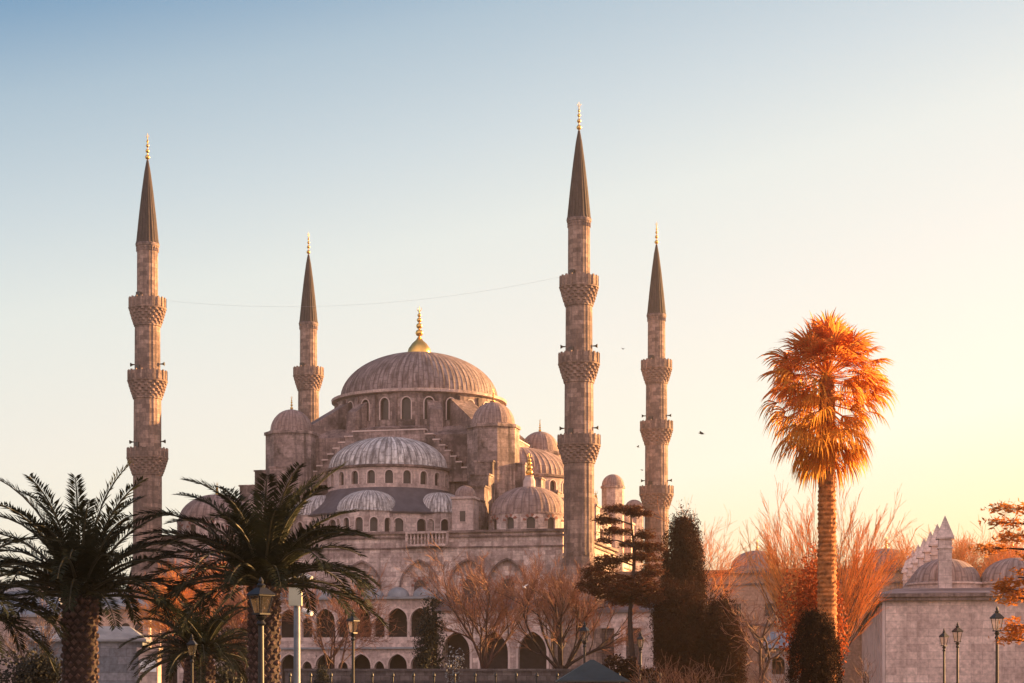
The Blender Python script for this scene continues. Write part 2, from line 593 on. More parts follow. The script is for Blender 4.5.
def finial(parent, loc, h, r, name='finial', bulb=0):
    mb = MB()
    pr = []
    z = 0
    if bulb:
        pr += [(bulb, 0), (bulb * 1.02, bulb * .25), (bulb * .93, bulb * .6), (bulb * .62, bulb * 1.05), (bulb * .3, bulb * 1.35), (bulb * .16, bulb * 1.6)]
        z = bulb * 1.6
    rem = h - z
    balls = [(.14, 1.0), (.36, .82), (.55, .66), (.70, .5)]
    pr.append((r * .28, z + .001))
    for f, k in balls:
        zc = z + rem * f; rr = r * k
        for a in (-75, -45, 0, 45, 75):
            pr.append((max(r * .2, rr * math.cos(R(a))), zc + rr * .9 * math.sin(R(a))))
    pr.append((r * .16, z + rem * .8)); pr.append((.015, z + rem))
    mb.lathe(pr, 28 if bulb else 10, rmod=(lambda i, j: 1.0 + (.05 if (bulb and j < 5 and i % 2) else 0)))
    # crescent
    cr = r * .55
    zc = z + rem * .9
    prev = None
    pts = [(cr * math.sin(R(a)), 0, zc - cr * .3 + cr * (-math.cos(R(a))) + cr * .3) for a in range(-140, 141, 20)]
    mb.tube(pts, [max(.02, r * .13 * (1 - abs(a) / 160)) for a in range(-140, 141, 20)], 4)
    return mb.build(name, 'gold', parent, loc, smooth=True)


# --- outer hall walls
UW, VW, ZW = 24.5, 27.0, 18.6
hall = MB()
Mf = lambda s, z, d: (s, -VW + d, z)
Mr = lambda s, z, d: (UW - d, s, z)
big = arch(4.3, 8.6, 12.6, 2.9, 14, True)
cells = [(-UW, -20.0), (-20.0, -15.4), (-15.4, -10.8), (-10.8, -6.2), (-6.2, -1.4 + .0), (-1.4, 3.2), (3.2, 5.4), (5.4, 10.2), (10.2, 11.2), (11.2, 15.8), (15.8, 20.4), (20.4, UW)]
blind = {1: 0, 3: 0, 5: 0, 7: 0, 9: 0, 10: 0}
wins = []
cents = []
for i, (a, b) in enumerate(cells):
    if i in blind:
        c = (a + b) / 2
        panel(hall, Mf, a, b, 0, ZW, (c, big), .45)
        cents.append(c)
        hall.add([Mf(c + x, z, .45) for x, z in big], [tuple(range(len(big)))], [[(c + x, z) for x, z in big]])
    else:
        panel(hall, Mf, a, b, 0, ZW)
rcents = []
for a, b in [(-VW, -20), (-20, -15.4), (-15.4, -10.8), (-10.8, -6.2), (-6.2, -1.4), (-1.4, 3.2), (3.2, 7.8), (7.8, 12.4), (12.4, 17), (17, VW)]:
    if -20 <= a <= 12.5 and b < 17.1:
        c = (a + b) / 2
        panel(hall, Mr, a, b, 0, ZW, (c, big), .45)
        rcents.append(c)
        hall.add([Mr(c + x, z, .45) for x, z in big], [tuple(range(len(big)))], [[(c + x, z) for x, z in big]])
    else:
        panel(hall, Mr, a, b, 0, ZW)
hall.add([(-UW, -VW, 0), (-UW, VW, 0), (-UW, VW, ZW), (-UW, -VW, ZW)], [(0, 1, 2, 3)])
hall.add([(-UW, VW, 0), (UW, VW, 0), (UW, VW, ZW), (-UW, VW, ZW)], [(0, 1, 2, 3)])
hw = hall.build('hall_wall', 'stone', mosque)
win2 = arch(1.5, 10.5, 12.6, .8, 10)
for Mp, cs in ((Mf, cents), (Mr, rcents)):
    for c in cs:
        w = pane(Mp, c, win2, .43, 'window', 'grille', hw)
        fr = MB()
        O = [(c + x, z) for x, z in win2]
        # alternating voussoirs round the head
        head = win2[1:-1]
        for i in range(0, len(head) - 1, 2):
            a, b = head[i], head[i + 1]
            cc = (0, 12.6)
            ex = lambda p, k: (c + cc[0] + (p[0] - cc[0]) * k, cc[1] + (p[1] - cc[1]) * k)
            P = [Mp(*ex(p, k), .38) for p, k in ((a, 1.02), (b, 1.02), (b, 1.42), (a, 1.42))] + [Mp(*ex(p, k), .45) for p, k in ((a, 1.02), (b, 1.02), (b, 1.42), (a, 1.42))]
            fr.hexa(P)
        fb_join(fr, w, 'voussoir')
# mouldings round the blind arches and cornices
mo = MB()
for c in cents: ring(mo, Mf, c, big, .22, -.10, .05)
for c in rcents: ring(mo, Mr, c, big, .22, -.10, .05)
for z, h, o in ((ZW, .28, .45), (ZW - .5, .2, .22), (13.0 + 3.9, .16, .16)):
    mo.box(-UW - o, UW + o, -VW - o, -VW + .03, z, z + h)
    mo.box(UW - .03, UW + o, -VW + .031, VW + o, z, z + h)
    mo.box(-UW - o, -UW + .03, -VW + .031, VW + o, z, z + h)
    mo.box(-UW + .031, UW - .031, VW - .03, VW + o, z, z + h)
mo.build('cornice', 'stone_dark', mosque)
rf = MB(); rf.box(-UW + .1, UW - .1, -VW + .1, VW - .1, ZW - .3, ZW + .12)
rf.build('roof', 'lead_roof', mosque)

# balustrade on the front parapet
ba = MB()
for u in np.arange(6.6, 11.3, .42):
    ba.lathe([(.13, 17.35), (.07, 17.7), (.15, 18.0), (.07, 18.35), (.12, 18.55)], 8, u, -VW - .75)
ba.box(6.4, 11.4, -VW - .95, -VW - .46, 17.12, 17.35); ba.box(6.4, 11.4, -VW - .95, -VW - .46, 18.55, 18.78)
for u in (6.4, 9.0, 11.2): ba.box(u, u + .22, -VW - .93, -VW - .48, 17.35, 18.55)
ba.build('balustrade', 'stone_light', mosque)

# --- central block, tympanum walls with stepped gables
CB = 12.6
cb = MB()
cb.box(-CB, CB, -CB, CB, ZW, 31.9)
cb.prism([(-CB, -CB), (CB, -CB), (CB, CB), (-CB, CB)], 31.9, 33.2, [(-10.5, -10.5), (10.5, -10.5), (10.5, 10.5), (-10.5, 10.5)])
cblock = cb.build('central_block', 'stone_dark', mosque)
for k in range(4):
    sg = MB(); cp = MB()
    steps = [(9.9, 27.6), (9.2, 28.3), (8.5, 29.0), (7.8, 29.7), (7.1, 30.4), (6.4, 31.1), (5.6, 31.8), (4.6, 32.4)]
    z0 = 26
    for hw_, zt in steps:
        sg.box(-hw_, hw_, -CB - .9, -CB + .05, z0, zt)
        nx = next((h for h, z in steps if z > zt), 0)
        cp.box(-hw_ - .1, -nx + .02, -CB - 1.0, -CB + .04, zt + .002, zt + .16)
        cp.box(nx - .02, hw_ + .1, -CB - 1.0, -CB + .04, zt + .002, zt + .16)
        z0 = zt
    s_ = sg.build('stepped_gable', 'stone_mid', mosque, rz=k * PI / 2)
    cp.build('coping', 'trim', s_)


def ring_wall(name, r, z0, z1, nw, w, zs, zp, rise, depth, a_list, parent, loc, mat='stone', glass='glass', frame=True, vous=False):
    """cylindrical drum wall with real arched openings in the cells listed in a_list"""
    mb = MB()
    L = 2 * PI * r / nw
    Mp = cyl(0, 0, r)
    ol = arch(w, zs, zp, rise, 8)
    for i in range(nw):
        s0, s1 = i * L, (i + 1) * L
        c = (s0 + s1) / 2
        panel(mb, Mp, s0, s1, z0, z1, (c, ol) if i in a_list else None, depth, sub=2 if i in a_list else 5)
    o = mb.build(name, mat, parent, loc)
    for i in range(nw):
        if i in a_list:
            c = (i + .5) * L
            wd = pane(Mp, c, ol, depth * .95, 'window', glass, o)
            if frame:
                fb = MB(); ring(fb, Mp, c, ol, .13, -.07, .05)
                fb.build('frame', 'trim', wd) if parent is None else fb_join(fb, wd)
            if vous:
                fb = MB()
                for q in range(0, 8, 2):
                    a, b = ol[1 + q], ol[2 + q]
                    ex = lambda p, k: (c + p[0] * k, zp + (p[1] - zp) * k)
                    fb.hexa([Mp(*ex(p, k), -.05) for p, k in ((a, 1.1), (b, 1.1), (b, 1.9), (a, 1.9))] + [Mp(*ex(p, k), .03) for p, k in ((a, 1.1), (b, 1.1), (b, 1.9), (a, 1.9))])
                fb_join(fb, wd, 'voussoir')
    return o


# --- main drum and dome
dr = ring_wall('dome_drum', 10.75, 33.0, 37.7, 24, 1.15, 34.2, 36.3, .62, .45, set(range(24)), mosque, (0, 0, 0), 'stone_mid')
for i in range(24):
    bt = MB()
    a = 2 * PI * i / 24
    c, s_ = math.cos(a), math.sin(a)
    def pt(r, t, z): return (r * c - t * s_, r * s_ + t * c, z)
    bt.hexa([pt(10.7, -.28, 33.0), pt(11.2, -.28, 33.0), pt(11.2, .28, 33.0), pt(10.7, .28, 33.0), pt(10.7, -.28, 37.3), pt(10.95, -.28, 37.3), pt(10.95, .28, 37.3), pt(10.7, .28, 37.3)])
    bt.build('buttress', 'stone_dark', dr)
cr = MB(); cr.lathe([(10.6, 37.55), (11.3, 37.62), (11.35, 37.95), (10.9, 38.05), (10.2, 38.1)], 96)
cr.build('drum_cornice', 'stone_light', mosque)
bs = MB(); bs.lathe([(12.2, 31.0), (12.2, 33.0), (11.7, 33.25), (10.6, 33.4)], 64)
bs.build('drum_base', 'stone_dark', mosque)
md = dome('main_dome', 10.15, 6.15, 96, 'lead', mosque, (0, 0, 38.0), 18)
finial(md, (0, 0, 6.0), 6.4, .52, bulb=1.45)
# diagonal buttress blocks between drum and weight towers
for k in range(4):
    db = MB()
    a = PI / 4 + k * PI / 2
    c, s_ = math.cos(a), math.sin(a)
    def pt(r, t, z): return (r * c - t * s_, r * s_ + t * c, z)
    db.hexa([pt(10.5, -1.5, 31), pt(17.0, -1.5, 30), pt(17.0, 1.5, 30), pt(10.5, 1.5, 31), pt(10.5, -1.5, 37.0), pt(16.0, -1.5, 33.6), pt(16.0, 1.5, 33.6), pt(10.5, 1.5, 37.0)])
    for dd in (-.55, .55):
        a2 = a + dd * .62
        c, s_ = math.cos(a2), math.sin(a2)
        db.hexa([pt(10.6, -.8, 31), pt(13.2, -.8, 31), pt(13.2, .8, 31), pt(10.6, .8, 31), pt(10.6, -.8, 36.6), pt(12.6, -.8, 35.2), pt(12.6, .8, 35.2), pt(10.6, .8, 36.6)])
    db.build('flying_buttress', 'stone_dark', mosque)

# --- four semi-domes with their drums, roofs and exedrae
for k in range(4):
    rz = k * PI / 2          # k=0 front (-v), 1 right (+u), 2 back, 3 left
    ax = (math.sin(rz) * 13.0, -math.cos(rz) * 13.0)
    seen = k in (0, 1)
    # lower apse wall, z 18.6..21.6
    nw = 24
    facing = -PI / 2 + rz

    def front_cells(nw, half):
        out = set()
        for i in range(nw):
            a = 2 * PI * (i + .5) / nw
            d = (a - facing + PI) % (2 * PI) - PI
            if abs(d) < half: out.add(i)
        return out
    ring_wall('apse_wall', 10.6, ZW + .1, 21.5, nw, 1.15, 19.2, 20.3, .55, .35, front_cells(nw, R(80)) if seen else set(), mosque, (ax[0], ax[1], 0), 'stone')
    cn = MB(); cn.lathe([(10.5, 21.4), (10.95, 21.45), (11.0, 21.62), (7.5, 24.85)], 64)
    cn.build('apse_roof', 'lead_roof', mosque, (ax[0], ax[1], 0))
    ring_wall('semi_dome_drum', 7.55, 24.7, 27.3, 22, .95, 25.25, 26.35, .48, .35, front_cells(22, R(92)) if seen else set(), mosque, (ax[0], ax[1], 0), 'stone_light')
    cn = MB(); cn.lathe([(7.4, 27.15), (7.85, 27.25), (7.9, 27.5), (7.3, 27.6)], 64)
    cn.build('drum_cornice', 'stone_dark', mosque, (ax[0], ax[1], 0))
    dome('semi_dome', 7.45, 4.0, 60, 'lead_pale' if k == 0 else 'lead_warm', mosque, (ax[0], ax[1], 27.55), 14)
    for da in (-62, 0, 62):
        a = facing + R(da)
        ex_, ey_ = ax[0] + 8.3 * math.cos(a), ax[1] + 8.3 * math.sin(a)
        cs = set()
        for i in range(14):
            b_ = 2 * PI * (i + .5) / 14
            d = (b_ - a + PI) % (2 * PI) - PI
            if abs(d) < R(72): cs.add(i)
        ring_wall('exedra_wall', 3.85, ZW + .1, 21.75, 14, .9, 19.2, 20.4, .45, .3, cs if seen else set(), mosque, (ex_, ey_, 0), 'stone')
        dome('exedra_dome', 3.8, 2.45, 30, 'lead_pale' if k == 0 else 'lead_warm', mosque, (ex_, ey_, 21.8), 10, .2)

# --- weight towers (octagonal, domed) at the corners of the central block
for su, sv in ((-1, -1), (1, -1), (1, 1), (-1, 1)):
    t = MB()
    oc = [(3.2 * math.cos(R(22.5 + 45 * i)), 3.2 * math.sin(R(22.5 + 45 * i))) for i in range(8)]
    t.prism(oc, 18.7, 32.2)
    o2 = [(x * 1.06, y * 1.06) for x, y in oc]
    t.prism(o2, 32.2, 32.55)
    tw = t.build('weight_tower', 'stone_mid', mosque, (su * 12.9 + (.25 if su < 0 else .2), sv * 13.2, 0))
    dd = dome('dome', 2.6, 2.7, 20, 'lead_warm', tw, (0, 0, 32.7), 10)
    finial(tw, (0, 0, 35.4), 1.75, .2)

# --- corner domes on drums
for su, sv in ((-1, -1), (1, -1), (1, 1), (-1, 1)):
    seen = (su, sv) != (-1, 1)
    cs = set()
    for i in range(12):
        a = (i + .5) * 30
        d = (a + 75 + 180) % 360 - 180
        if abs(d) < 80 and seen: cs.add(i)
    drm = ring_wall('corner_drum', 4.75, ZW + .1, 20.9, 12, 1.0, 19.1, 20.0, .42, .3, cs, mosque, (su * 19.3, sv * 21.0, 0), 'stone', 'glass', False, True)
    dome('corner_dome', 4.55, 3.3, 30, 'lead_warm', mosque, (su * 19.3, sv * 21.0, 20.95), 12)
    if su < 0:
        finial(drm, (0, 0, 24.1), 1.7, .25)
        continue
    fp = MB(); fp.lathe([(.75, 0), (.7, .9), (.5, 1.3), (.55, 1.5)], 12)
    fpo = fp.build('finial_base', 'trim', mosque, (su * 19.3, sv * 21.0, 24.1))
    finial(fpo, (0, 0, 1.5), 2.6, .45)

# --- stepped buttress walls and little stair turrets
for k in range(4):
    rz = k * PI / 2
    for sg_ in (-1, 1):
        b = MB()
        for v0, v1, zt in ((-17.2, -15.6, 27.8), (-19.2, -17.2, 26.0), (-21.2, -19.2, 24.4), (-23.2, -21.2, 22.6)):
            b.box(sg_ * 12.9 - 1.1, sg_ * 12.9 + 1.1, v0, v1, ZW, zt)
            b.box(sg_ * 12.9 - 1.22, sg_ * 12.9 + 1.22, v0 - .1, v1 - .002, zt + .002, zt + .2)
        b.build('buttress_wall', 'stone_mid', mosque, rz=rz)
        t = MB()
        t.box(-1.25, 1.25, -1.25, 1.25, ZW, 22.6); t.box(-1.42, 1.42, -1.42, 1.42, 22.6, 22.85)
        t.box(-.42, .42, -1.33, -1.25, 19.9, 20.0)
        tt = t.build('stair_turret', 'stone_light', mosque, (math.cos(rz) * sg_ * 12.6 + math.sin(rz) * 24.6, math.sin(rz) * sg_ * 12.6 - math.cos(rz) * 24.6, 0), rz=rz)
        w = MB(); w.box(-.32, .32, -1.29, -1.2, 20.0, 21.2)
        w.build('window', 'glass', tt)
        dome('dome', 1.25, 1.3, 12, 'lead_warm', tt, (0, 0, 22.85), 8, .12)
for (u, v, zt, r) in ((24.0, 8.0, 27.0, 1.5), (24.5, 22.0, 25.2, 1.35)):
    t = MB()
    oc = [(r * math.cos(R(22.5 + 45 * i)), r * math.sin(R(22.5 + 45 * i))) for i in range(8)]
    t.prism(oc, ZW - 4, zt); t.prism([(x * 1.1, y * 1.1) for x, y in oc], zt, zt + .25)
    tt = t.build('side_turret', 'stone', mosque, (u, v, 0))
    dome('dome', r * .98, r * 1.0, 12, 'lead_warm', tt, (0, 0, zt + .28), 8, .1)

# --- two-storey front gallery
GV = -31.0
Mg = lambda s, z, d: (s, GV + d, z)
ga = MB()
seq = 'BBsBsBsBB'
wB, wS = 2.65, 1.62
tot = sum(wB if c == 'B' else wS for c in seq)
s = -tot / 2
upB = arch(2.25, 6.35, 8.75, 1.25, 12, True); upS = arch(1.2, 6.35, 8.3, .75, 10, True)
loB = arch(2.2, .2, 3.6, 1.25, 12, True); loS = arch(1.15, .2, 3.3, .75, 10, True)
rings_ = []; cols_ = []; rail = MB()
for c in seq:
    w = wB if c == 'B' else wS
    m = s + w / 2
    panel(ga, Mg, s, s + w, 5.52, 11.0, (m, upB if c == 'B' else upS), .5)
    panel(ga, Mg, s, s + w, 0, 5.5, (m, loB if c == 'B' else loS), .7)
    for o_, w_ in (((upB if c == 'B' else upS), .14), ((loB if c == 'B' else loS), .16)):
        q_ = MB(); ring(q_, Mg, m, o_[1:-1], w_, -.06, .03); rings_.append(q_)
    for sd in (s, s + w):
        colm = MB(); colm.lathe([(.2, 6.36), (.15, 6.6), (.14, 8.25), (.24, 8.6), (.24, 8.72)], 8, 0, 0); cols_.append((colm, sd))
    rail.box(s + .2, s + w - .2, GV + .08, GV + .2, 5.8, 6.75)
    s += w
gal = ga.build('gallery', 'stone_light', mosque)
for q_ in rings_: q_.build('arch_moulding', 'trim', gal)
for cm_, sd in cols_[::2] + cols_[-1:]: cm_.build('column', 'trim', gal, (sd, GV - .02, 0))
rail.build('parapet', 'trim', gal)
g2 = MB()
g2.box(-tot / 2, -tot / 2 + .4, GV + .72, -VW - .46, 0, 11.0); g2.box(tot / 2 - .4, tot / 2, GV + .72, -VW - .46, 0, 11.0)
g2.box(-tot / 2, tot / 2, GV + .52, -VW - .46, 5.5, 5.8)
g2.box(-tot / 2 + .41, tot / 2 - .41, -VW - 1.2, -VW - .47, 0, 5.48); g2.box(-tot / 2 + .41, tot / 2 - .41, -VW - 1.2, -VW - .47, 5.82, 10.98)  # added dark boxes that stand in for shade behind the arches
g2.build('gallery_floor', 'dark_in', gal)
g3 = MB()
g3.box(-tot / 2 - .5, tot / 2 + .5, GV - .55, -VW - .46, 11.0, 11.25)
g3.box(-tot / 2 - .3, tot / 2 + .3, GV - .3, GV - .002, 5.4, 5.62)
grf = g3.build('gallery_roof', 'lead_blue', gal)
for i in range(7):
    dome('small_dome', 1.25, 1.05, 12, 'lead_blue', gal, (-9.0 + 3.0 * i, GV + 1.7, 11.3), 8, .12)

# --- single-storey flanks right and left of it
for sg_ in (-1, 1):
    fk = MB()
    lo, hi = 10.9, 24.0
    n = 3
    w = (hi - lo) / n
    ol = arch(3.2, .2, 5.0, 2.3, 12, True)
    Mfl = (lambda sg_: (lambda s, z, d: (s, -30.6 + d, z)))(sg_)
    frs = []
    for i in range(n):
        a, b = lo + i * w, lo + (i + 1) * w
        if sg_ < 0: a, b = -b, -a
        panel(fk, Mfl, a, b, 0, 9.6, ((a + b) / 2, ol), .7)
        fr = MB(); ring(fr, Mfl, (a + b) / 2, ol, .25, -.08, .03); frs.append(fr)
    a, b = (lo, hi) if sg_ > 0 else (-hi, -lo)
    fk.box(a, a + .5, -29.88, -VW - .46, 0, 9.58); fk.box(b - .5, b, -29.88, -VW - .46, 0, 9.58)
    fo = fk.build('flank_arcade', 'stone', mosque)
    for fr in frs: fr.build('arch_moulding', 'trim', fo)
    bk_ = MB(); bk_.box(a + .51, b - .51, -VW - 1.0, -VW - .47, 0, 9.5); bk_.build('shade_backing', 'dark_in', fo)  # added dark slab, painted shade behind the flank arches
    r2 = MB(); r2.hexa([(a - .2, -31.1, 9.6), (b + .2, -31.1, 9.6), (b + .2, -VW - .46, 9.6), (a - .2, -VW - .46, 9.6), (a - .2, -31.1, 9.8), (b + .2, -31.1, 9.8), (b + .2, -VW - .46, 11.0), (a - .2, -VW - .46, 11.0)])
    r2.build('flank_roof', 'lead_roof', fo)

# ------------------------------------------------------------------ small pale wing with lattice windows beside the right minaret
wing = empty('side_wing', m2w(33.0, -27.0), YAW)
tag(wing, 'pale stone wing with tall lattice windows behind the layered cedar', 'building')
wg = MB(); Mw = lambda s, z, d: (s, -3 + d, z)
ol = arch(1.7, 3.4, 7.2, .01, 4)
ol = [(-.85, 3.4), (-.85, 7.6), (.85, 7.6), (.85, 3.4)]
for i in range(3):
    a = -4.5 + 3 * i
    panel(wg, Mw, a, a + 3, 0, 9.3, (a + 1.5, ol), .35)
wg.box(-4.5, -4.1, -2.6, 4, 0, 9.3); wg.box(4.1, 4.5, -2.6, 4, 0, 9.3); wg.box(-4.09, 4.09, 3.6, 4, 0, 9.3)
wg.build('wall', 'stone_light', wing)
for i in range(3):
    pane(Mw, -3 + 3 * i, ol, .33, 'lattice_window', 'grille', wing)
wr = MB(); wr.box(-4.9, 4.9, -3.4, 4.4, 9.3, 9.6); wr.prism([(-4.7, -3.2), (4.7, -3.2), (4.7, 4.2), (-4.7, 4.2)], 9.6, 11.2, [(-3, 0), (3, 0), (3, 1), (-3, 1)])
wr.build('roof', 'lead_roof', wing)

# ------------------------------------------------------------------ courtyard building to the right
court = empty('courtyard_building', m2w(52.0, 0), YAW)
tag(court, 'long low stone courtyard building with flat domes, behind the fan palm trunk', 'building')
cw = MB(); Mc = lambda s, z, d: (s, -10 + d, z)
ol = arch(1.3, 4.0, 6.2, .7, 8, True); ol2 = [(-.6, 9.5), (-.6, 11.0), (.6, 11.0), (.6, 9.5)]
n = 12
for i in range(n):
    a = -24 + 4 * i
    panel(cw, Mc, a, a + 4, 0, 8.4, (a + 2, ol), .4)
    panel(cw, Mc, a, a + 4, 8.402, 14.6, (a + 2, ol2), .3)
cw.box(-24, -23.5, -9.5, 10, 0, 14.6); cw.box(23.5, 24, -9.5, 10, 0, 14.6); cw.box(-23.49, 23.49, 9.5, 10, 0, 14.6)
cwo = cw.build('wall', 'court', court)
for i in range(n):
    pane(Mc, -22 + 4 * i, ol, .38, 'window', 'glass', cwo)
    pane(Mc, -22 + 4 * i, ol2, .28, 'window', 'glass', cwo)
ck = MB()
ck.box(-24.4, 24.4, -10.5, 10.4, 14.6, 15.0); ck.box(-24.2, 24.2, -10.25, -10.002, 8.3, 8.6); ck.box(-24.2, 24.2, -10.2, -10.002, 13.2, 13.4)
ck.build('cornice', 'stone_dark', court)


def solve_u(px, v):
    """local u on the mosque grid of the point that stands at column px, row v deep"""
    k = (px - 512) / F
    # x = C0x + u c - v s ; y = C0y + u s + v c
    c, s = math.cos(YAW), math.sin(YAW)
    return (k * (C0[1] + v * c) - C0[0] + v * s) / (c - k * s)


for px, r in ((757, 3.2), (886, 2.9), (1012, 2.9)):
    u = solve_u(px, -4)
    d_ = MB(); d_.lathe([(r + .25, 15.0), (r + .25, 15.35), (r + .1, 15.4)], 24)
    do = d_.build('dome_drum', 'court', court, (u - 52, -4, 0))
    dm = dome('dome', r, 2.2, 24, 'lead_warm', do, (0, 0, 15.45), 10, .2)
    finial(do, (0, 0, 17.6), 1.5, .2)

# ------------------------------------------------------------------ minarets


def make_minaret():
    root = empty('minaret', (0, 0, 0))
    # base
    b = MB()
    oc = lambda r: [(r * math.cos(R(15 + 30 * i)), r * math.sin(R(15 + 30 * i))) for i in range(12)]
    b.prism(oc(2.9), 0, 10.6); b.prism(oc(3.1), 10.6, 11.0); b.prism(oc(2.85), 11.0, 15.6, oc(1.75), True)
    b.build('base', 'minaret', root)
    flute = lambda i, j: 1.0 if i % 2 else .972
    sh = MB()
    segs = [(1.70, 15.6, 26.2), (1.62, 28.6, 35.1), (1.50, 37.7, 43.6), (1.23, 46.2, 52.7)]
    for r, a, c in segs:
        sh.lathe([(r * 1.05, a), (r * 1.05, a + .35), (r, a + .4), (r * .985, c - .4), (r * 1.06, c - .35), (r * 1.06, c)], 40, rmod=flute)
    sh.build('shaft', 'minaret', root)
    for (zc, zp, rin, rout) in ((26.0, 28.9, 1.72, 2.34), (34.9, 37.95, 1.62, 2.25), (43.4, 46.45, 1.52, 2.12)):
        k = MB()
        hc = (zp - zc) * .60
        prof = []
        nst = 6
        for i in range(nst):
            f0, f1 = i / nst, (i + 1) / nst
            r = rin + (rout - rin) * (f1 ** .8)
            prof += [(r, zc + hc * (f0 + .03)), (r + .02, zc + hc * f1)]
        prof = [(rin * .98, zc)] + prof + [(rout + .06, zc + hc), (rout + .1, zc + hc + .14), (rout, zc + hc + .16)]
        zig = lambda i, j: (1.0 if ((i // 2 + ((j + 1) // 2)) % 2 == 0) else .92) if 0 < j < 13 else 1.0
        k.lathe(prof, 64, rmod=zig)
        bal = k.build('balcony', 'muqarnas', root)
        pz = zc + hc + .16
        pp = MB()
        npn = 20
        pp.lathe([(rout, pz), (rout, zp), (rout - .16, zp), (rout - .16, pz)], npn)
        for i in range(npn):
            a = 2 * PI * i / npn
            c, s_ = math.cos(a), math.sin(a)
            def pt(r, t, z): return (r * c - t * s_, r * s_ + t * c, z)
            pp.hexa([pt(rout - .1, -.11, pz), pt(rout + .06, -.11, pz), pt(rout + .06, .11, pz), pt(rout - .1, .11, pz),
                     pt(rout - .1, -.11, zp + .12), pt(rout + .06, -.11, zp + .12), pt(rout + .06, .11, zp + .12), pt(rout - .1, .11, zp + .12)])
        pp.build('parapet', 'minaret', bal)
        fl = MB(); fl.lathe([(rin * .7, pz + .03), (rout - .15, pz + .03)], 24)
        fl.build('floor', 'stone_dark', bal)
        dz = MB(); dz.box(-.30, .30, -rin - .02, -rin + .4, pz + .1, pz + 1.7)
        dz.build('door', 'glass', bal, rz=-.5)
    for z, rr in ((29.8, 1.7), (38.85, 1.6)):
        for a in (180, 0):
            h = MB()
            c, s_ = math.cos(R(a)), math.sin(R(a))
            pts = [(c * (rr - .3 + t), s_ * (rr - .3 + t), z) for t in (0, .25, .5, .75)]
            h.tube(pts, [.05, .06, .09, .24], 10)
            h.build('loudspeaker', 'iron', root)
    cp = MB(); cp.lathe([(1.22, 52.5), (1.36, 52.6), (1.4, 52.85), (1.32, 52.95)], 40)
    for i in range(24):
        a = 2 * PI * i / 24
        cp.box(1.24 * math.cos(a) - .06, 1.24 * math.cos(a) + .06, 1.24 * math.sin(a) - .06, 1.24 * math.sin(a) + .06, 52.0, 52.5)
    cp.build('collar', 'stone_dark', root)
    sp = MB(); sp.lathe([(1.38, 52.9), (1.30, 53.2), (1.0, 56.2), (.68, 59.0), (.36, 61.4), (.12, 62.7)], 40, rmod=lambda i, j: 1.0 if i % 2 else .955)
    sp.build('spire', 'spire', root)
    finial(root, (0, 0, 62.6), 3.3, .30)
    return root


mn = make_minaret()
spots = [((26.0, -28.5), 'stone minaret nearest the camera, tallest in the photo, rising right of the domes'),
         ((-26.0, -28.5), 'stone minaret on the far left, rising beyond the two big date palms'),
         ((26.0, 28.5), 'distant orange-lit minaret with three balconies, right of the tallest minaret'),
         ((-26.0, 29.5), 'distant minaret rising behind the left domed weight tower of the mosque')]
MPOS = []
for i, ((u, v), lab) in enumerate(spots):
    o = mn if i == 0 else copy_tree(mn)
    p = m2w(u, v)
    o.location = p; o.rotation_euler = (0, 0, YAW + .1)
    MPOS.append(p)
    tag(o, lab, 'minaret', 'minarets at the corners of the mosque')
# surveyed places: column of the axis and distance
for o, i, px, Y in zip([x for x in bpy.data.objects if x.get('category') == 'minaret'], range(4), (579, 147.5, 656.5, 308.5), (201.2, 212.6, 253.6, 259.5)):
    o.location = ((px - 512) * Y / F, Y, 0); MPOS[i] = o.location.copy()
# light cable between the front minarets
cbm = MB()
a, b = MPOS[1] + Vector((2.2, 0, 46.3)), MPOS[0] + Vector((-2.2, 0, 46.5))
pts = []
for i in range(41):
    t = i / 40
    p = a.lerp(b, t); p.z -= 2.2 * 4 * t * (1 - t) * .8
    pts.append(p)
cbm.tube(pts, .007, 4)
tag(cbm.build('cable', 'cable', uv=False), 'thin cable slung between the two front minarets', 'cable')

# ------------------------------------------------------------------ chimney building (old school) on the right
A = Vector((26.7, 130.0, 0))
dv = Vector((.171, .985, 0)); du = Vector((.985, -.171, 0))
mad = empty('school_building', A, math.atan2(du.y, du.x))
tag(mad, 'long low masonry building with lead domes and tall pale windows, right edge behind the lamps', 'building')
LEN, WID, HM = 91.0, 40.0, 7.8
wl_ = MB()
Ms = lambda s, z, d: (d, s, z)
ol = [(-.55, 1.2), (-.55, 3.4), (.55, 3.4), (.55, 1.2)]
ol_u = arch(.9, 4.3, 5.9, .5, 8, True)
nW = 14
for i in range(nW):
    a = i * LEN / nW; b = (i + 1) * LEN / nW; m = (a + b) / 2
    panel(wl_, Ms, a, b, 0, 3.9, (m, ol), .3)
    panel(wl_, Ms, a, b, 3.902, HM - .3, (m, ol_u), .3)
wl_.box(.02, WID, 0, .5, 0, HM - .3); wl_.box(WID - .5, WID, .51, LEN, 0, HM - .3); wl_.box(.52, WID - .51, LEN - .5, LEN, 0, HM - .3)
wlo = wl_.build('wall', 'madrasa', mad)
for i in range(nW):
    m = (i + .5) * LEN / nW
    w1 = pane(Ms, m, ol, .28, 'window', 'trim', wlo); w2 = pane(Ms, m, ol_u, .28, 'window', 'trim', wlo)
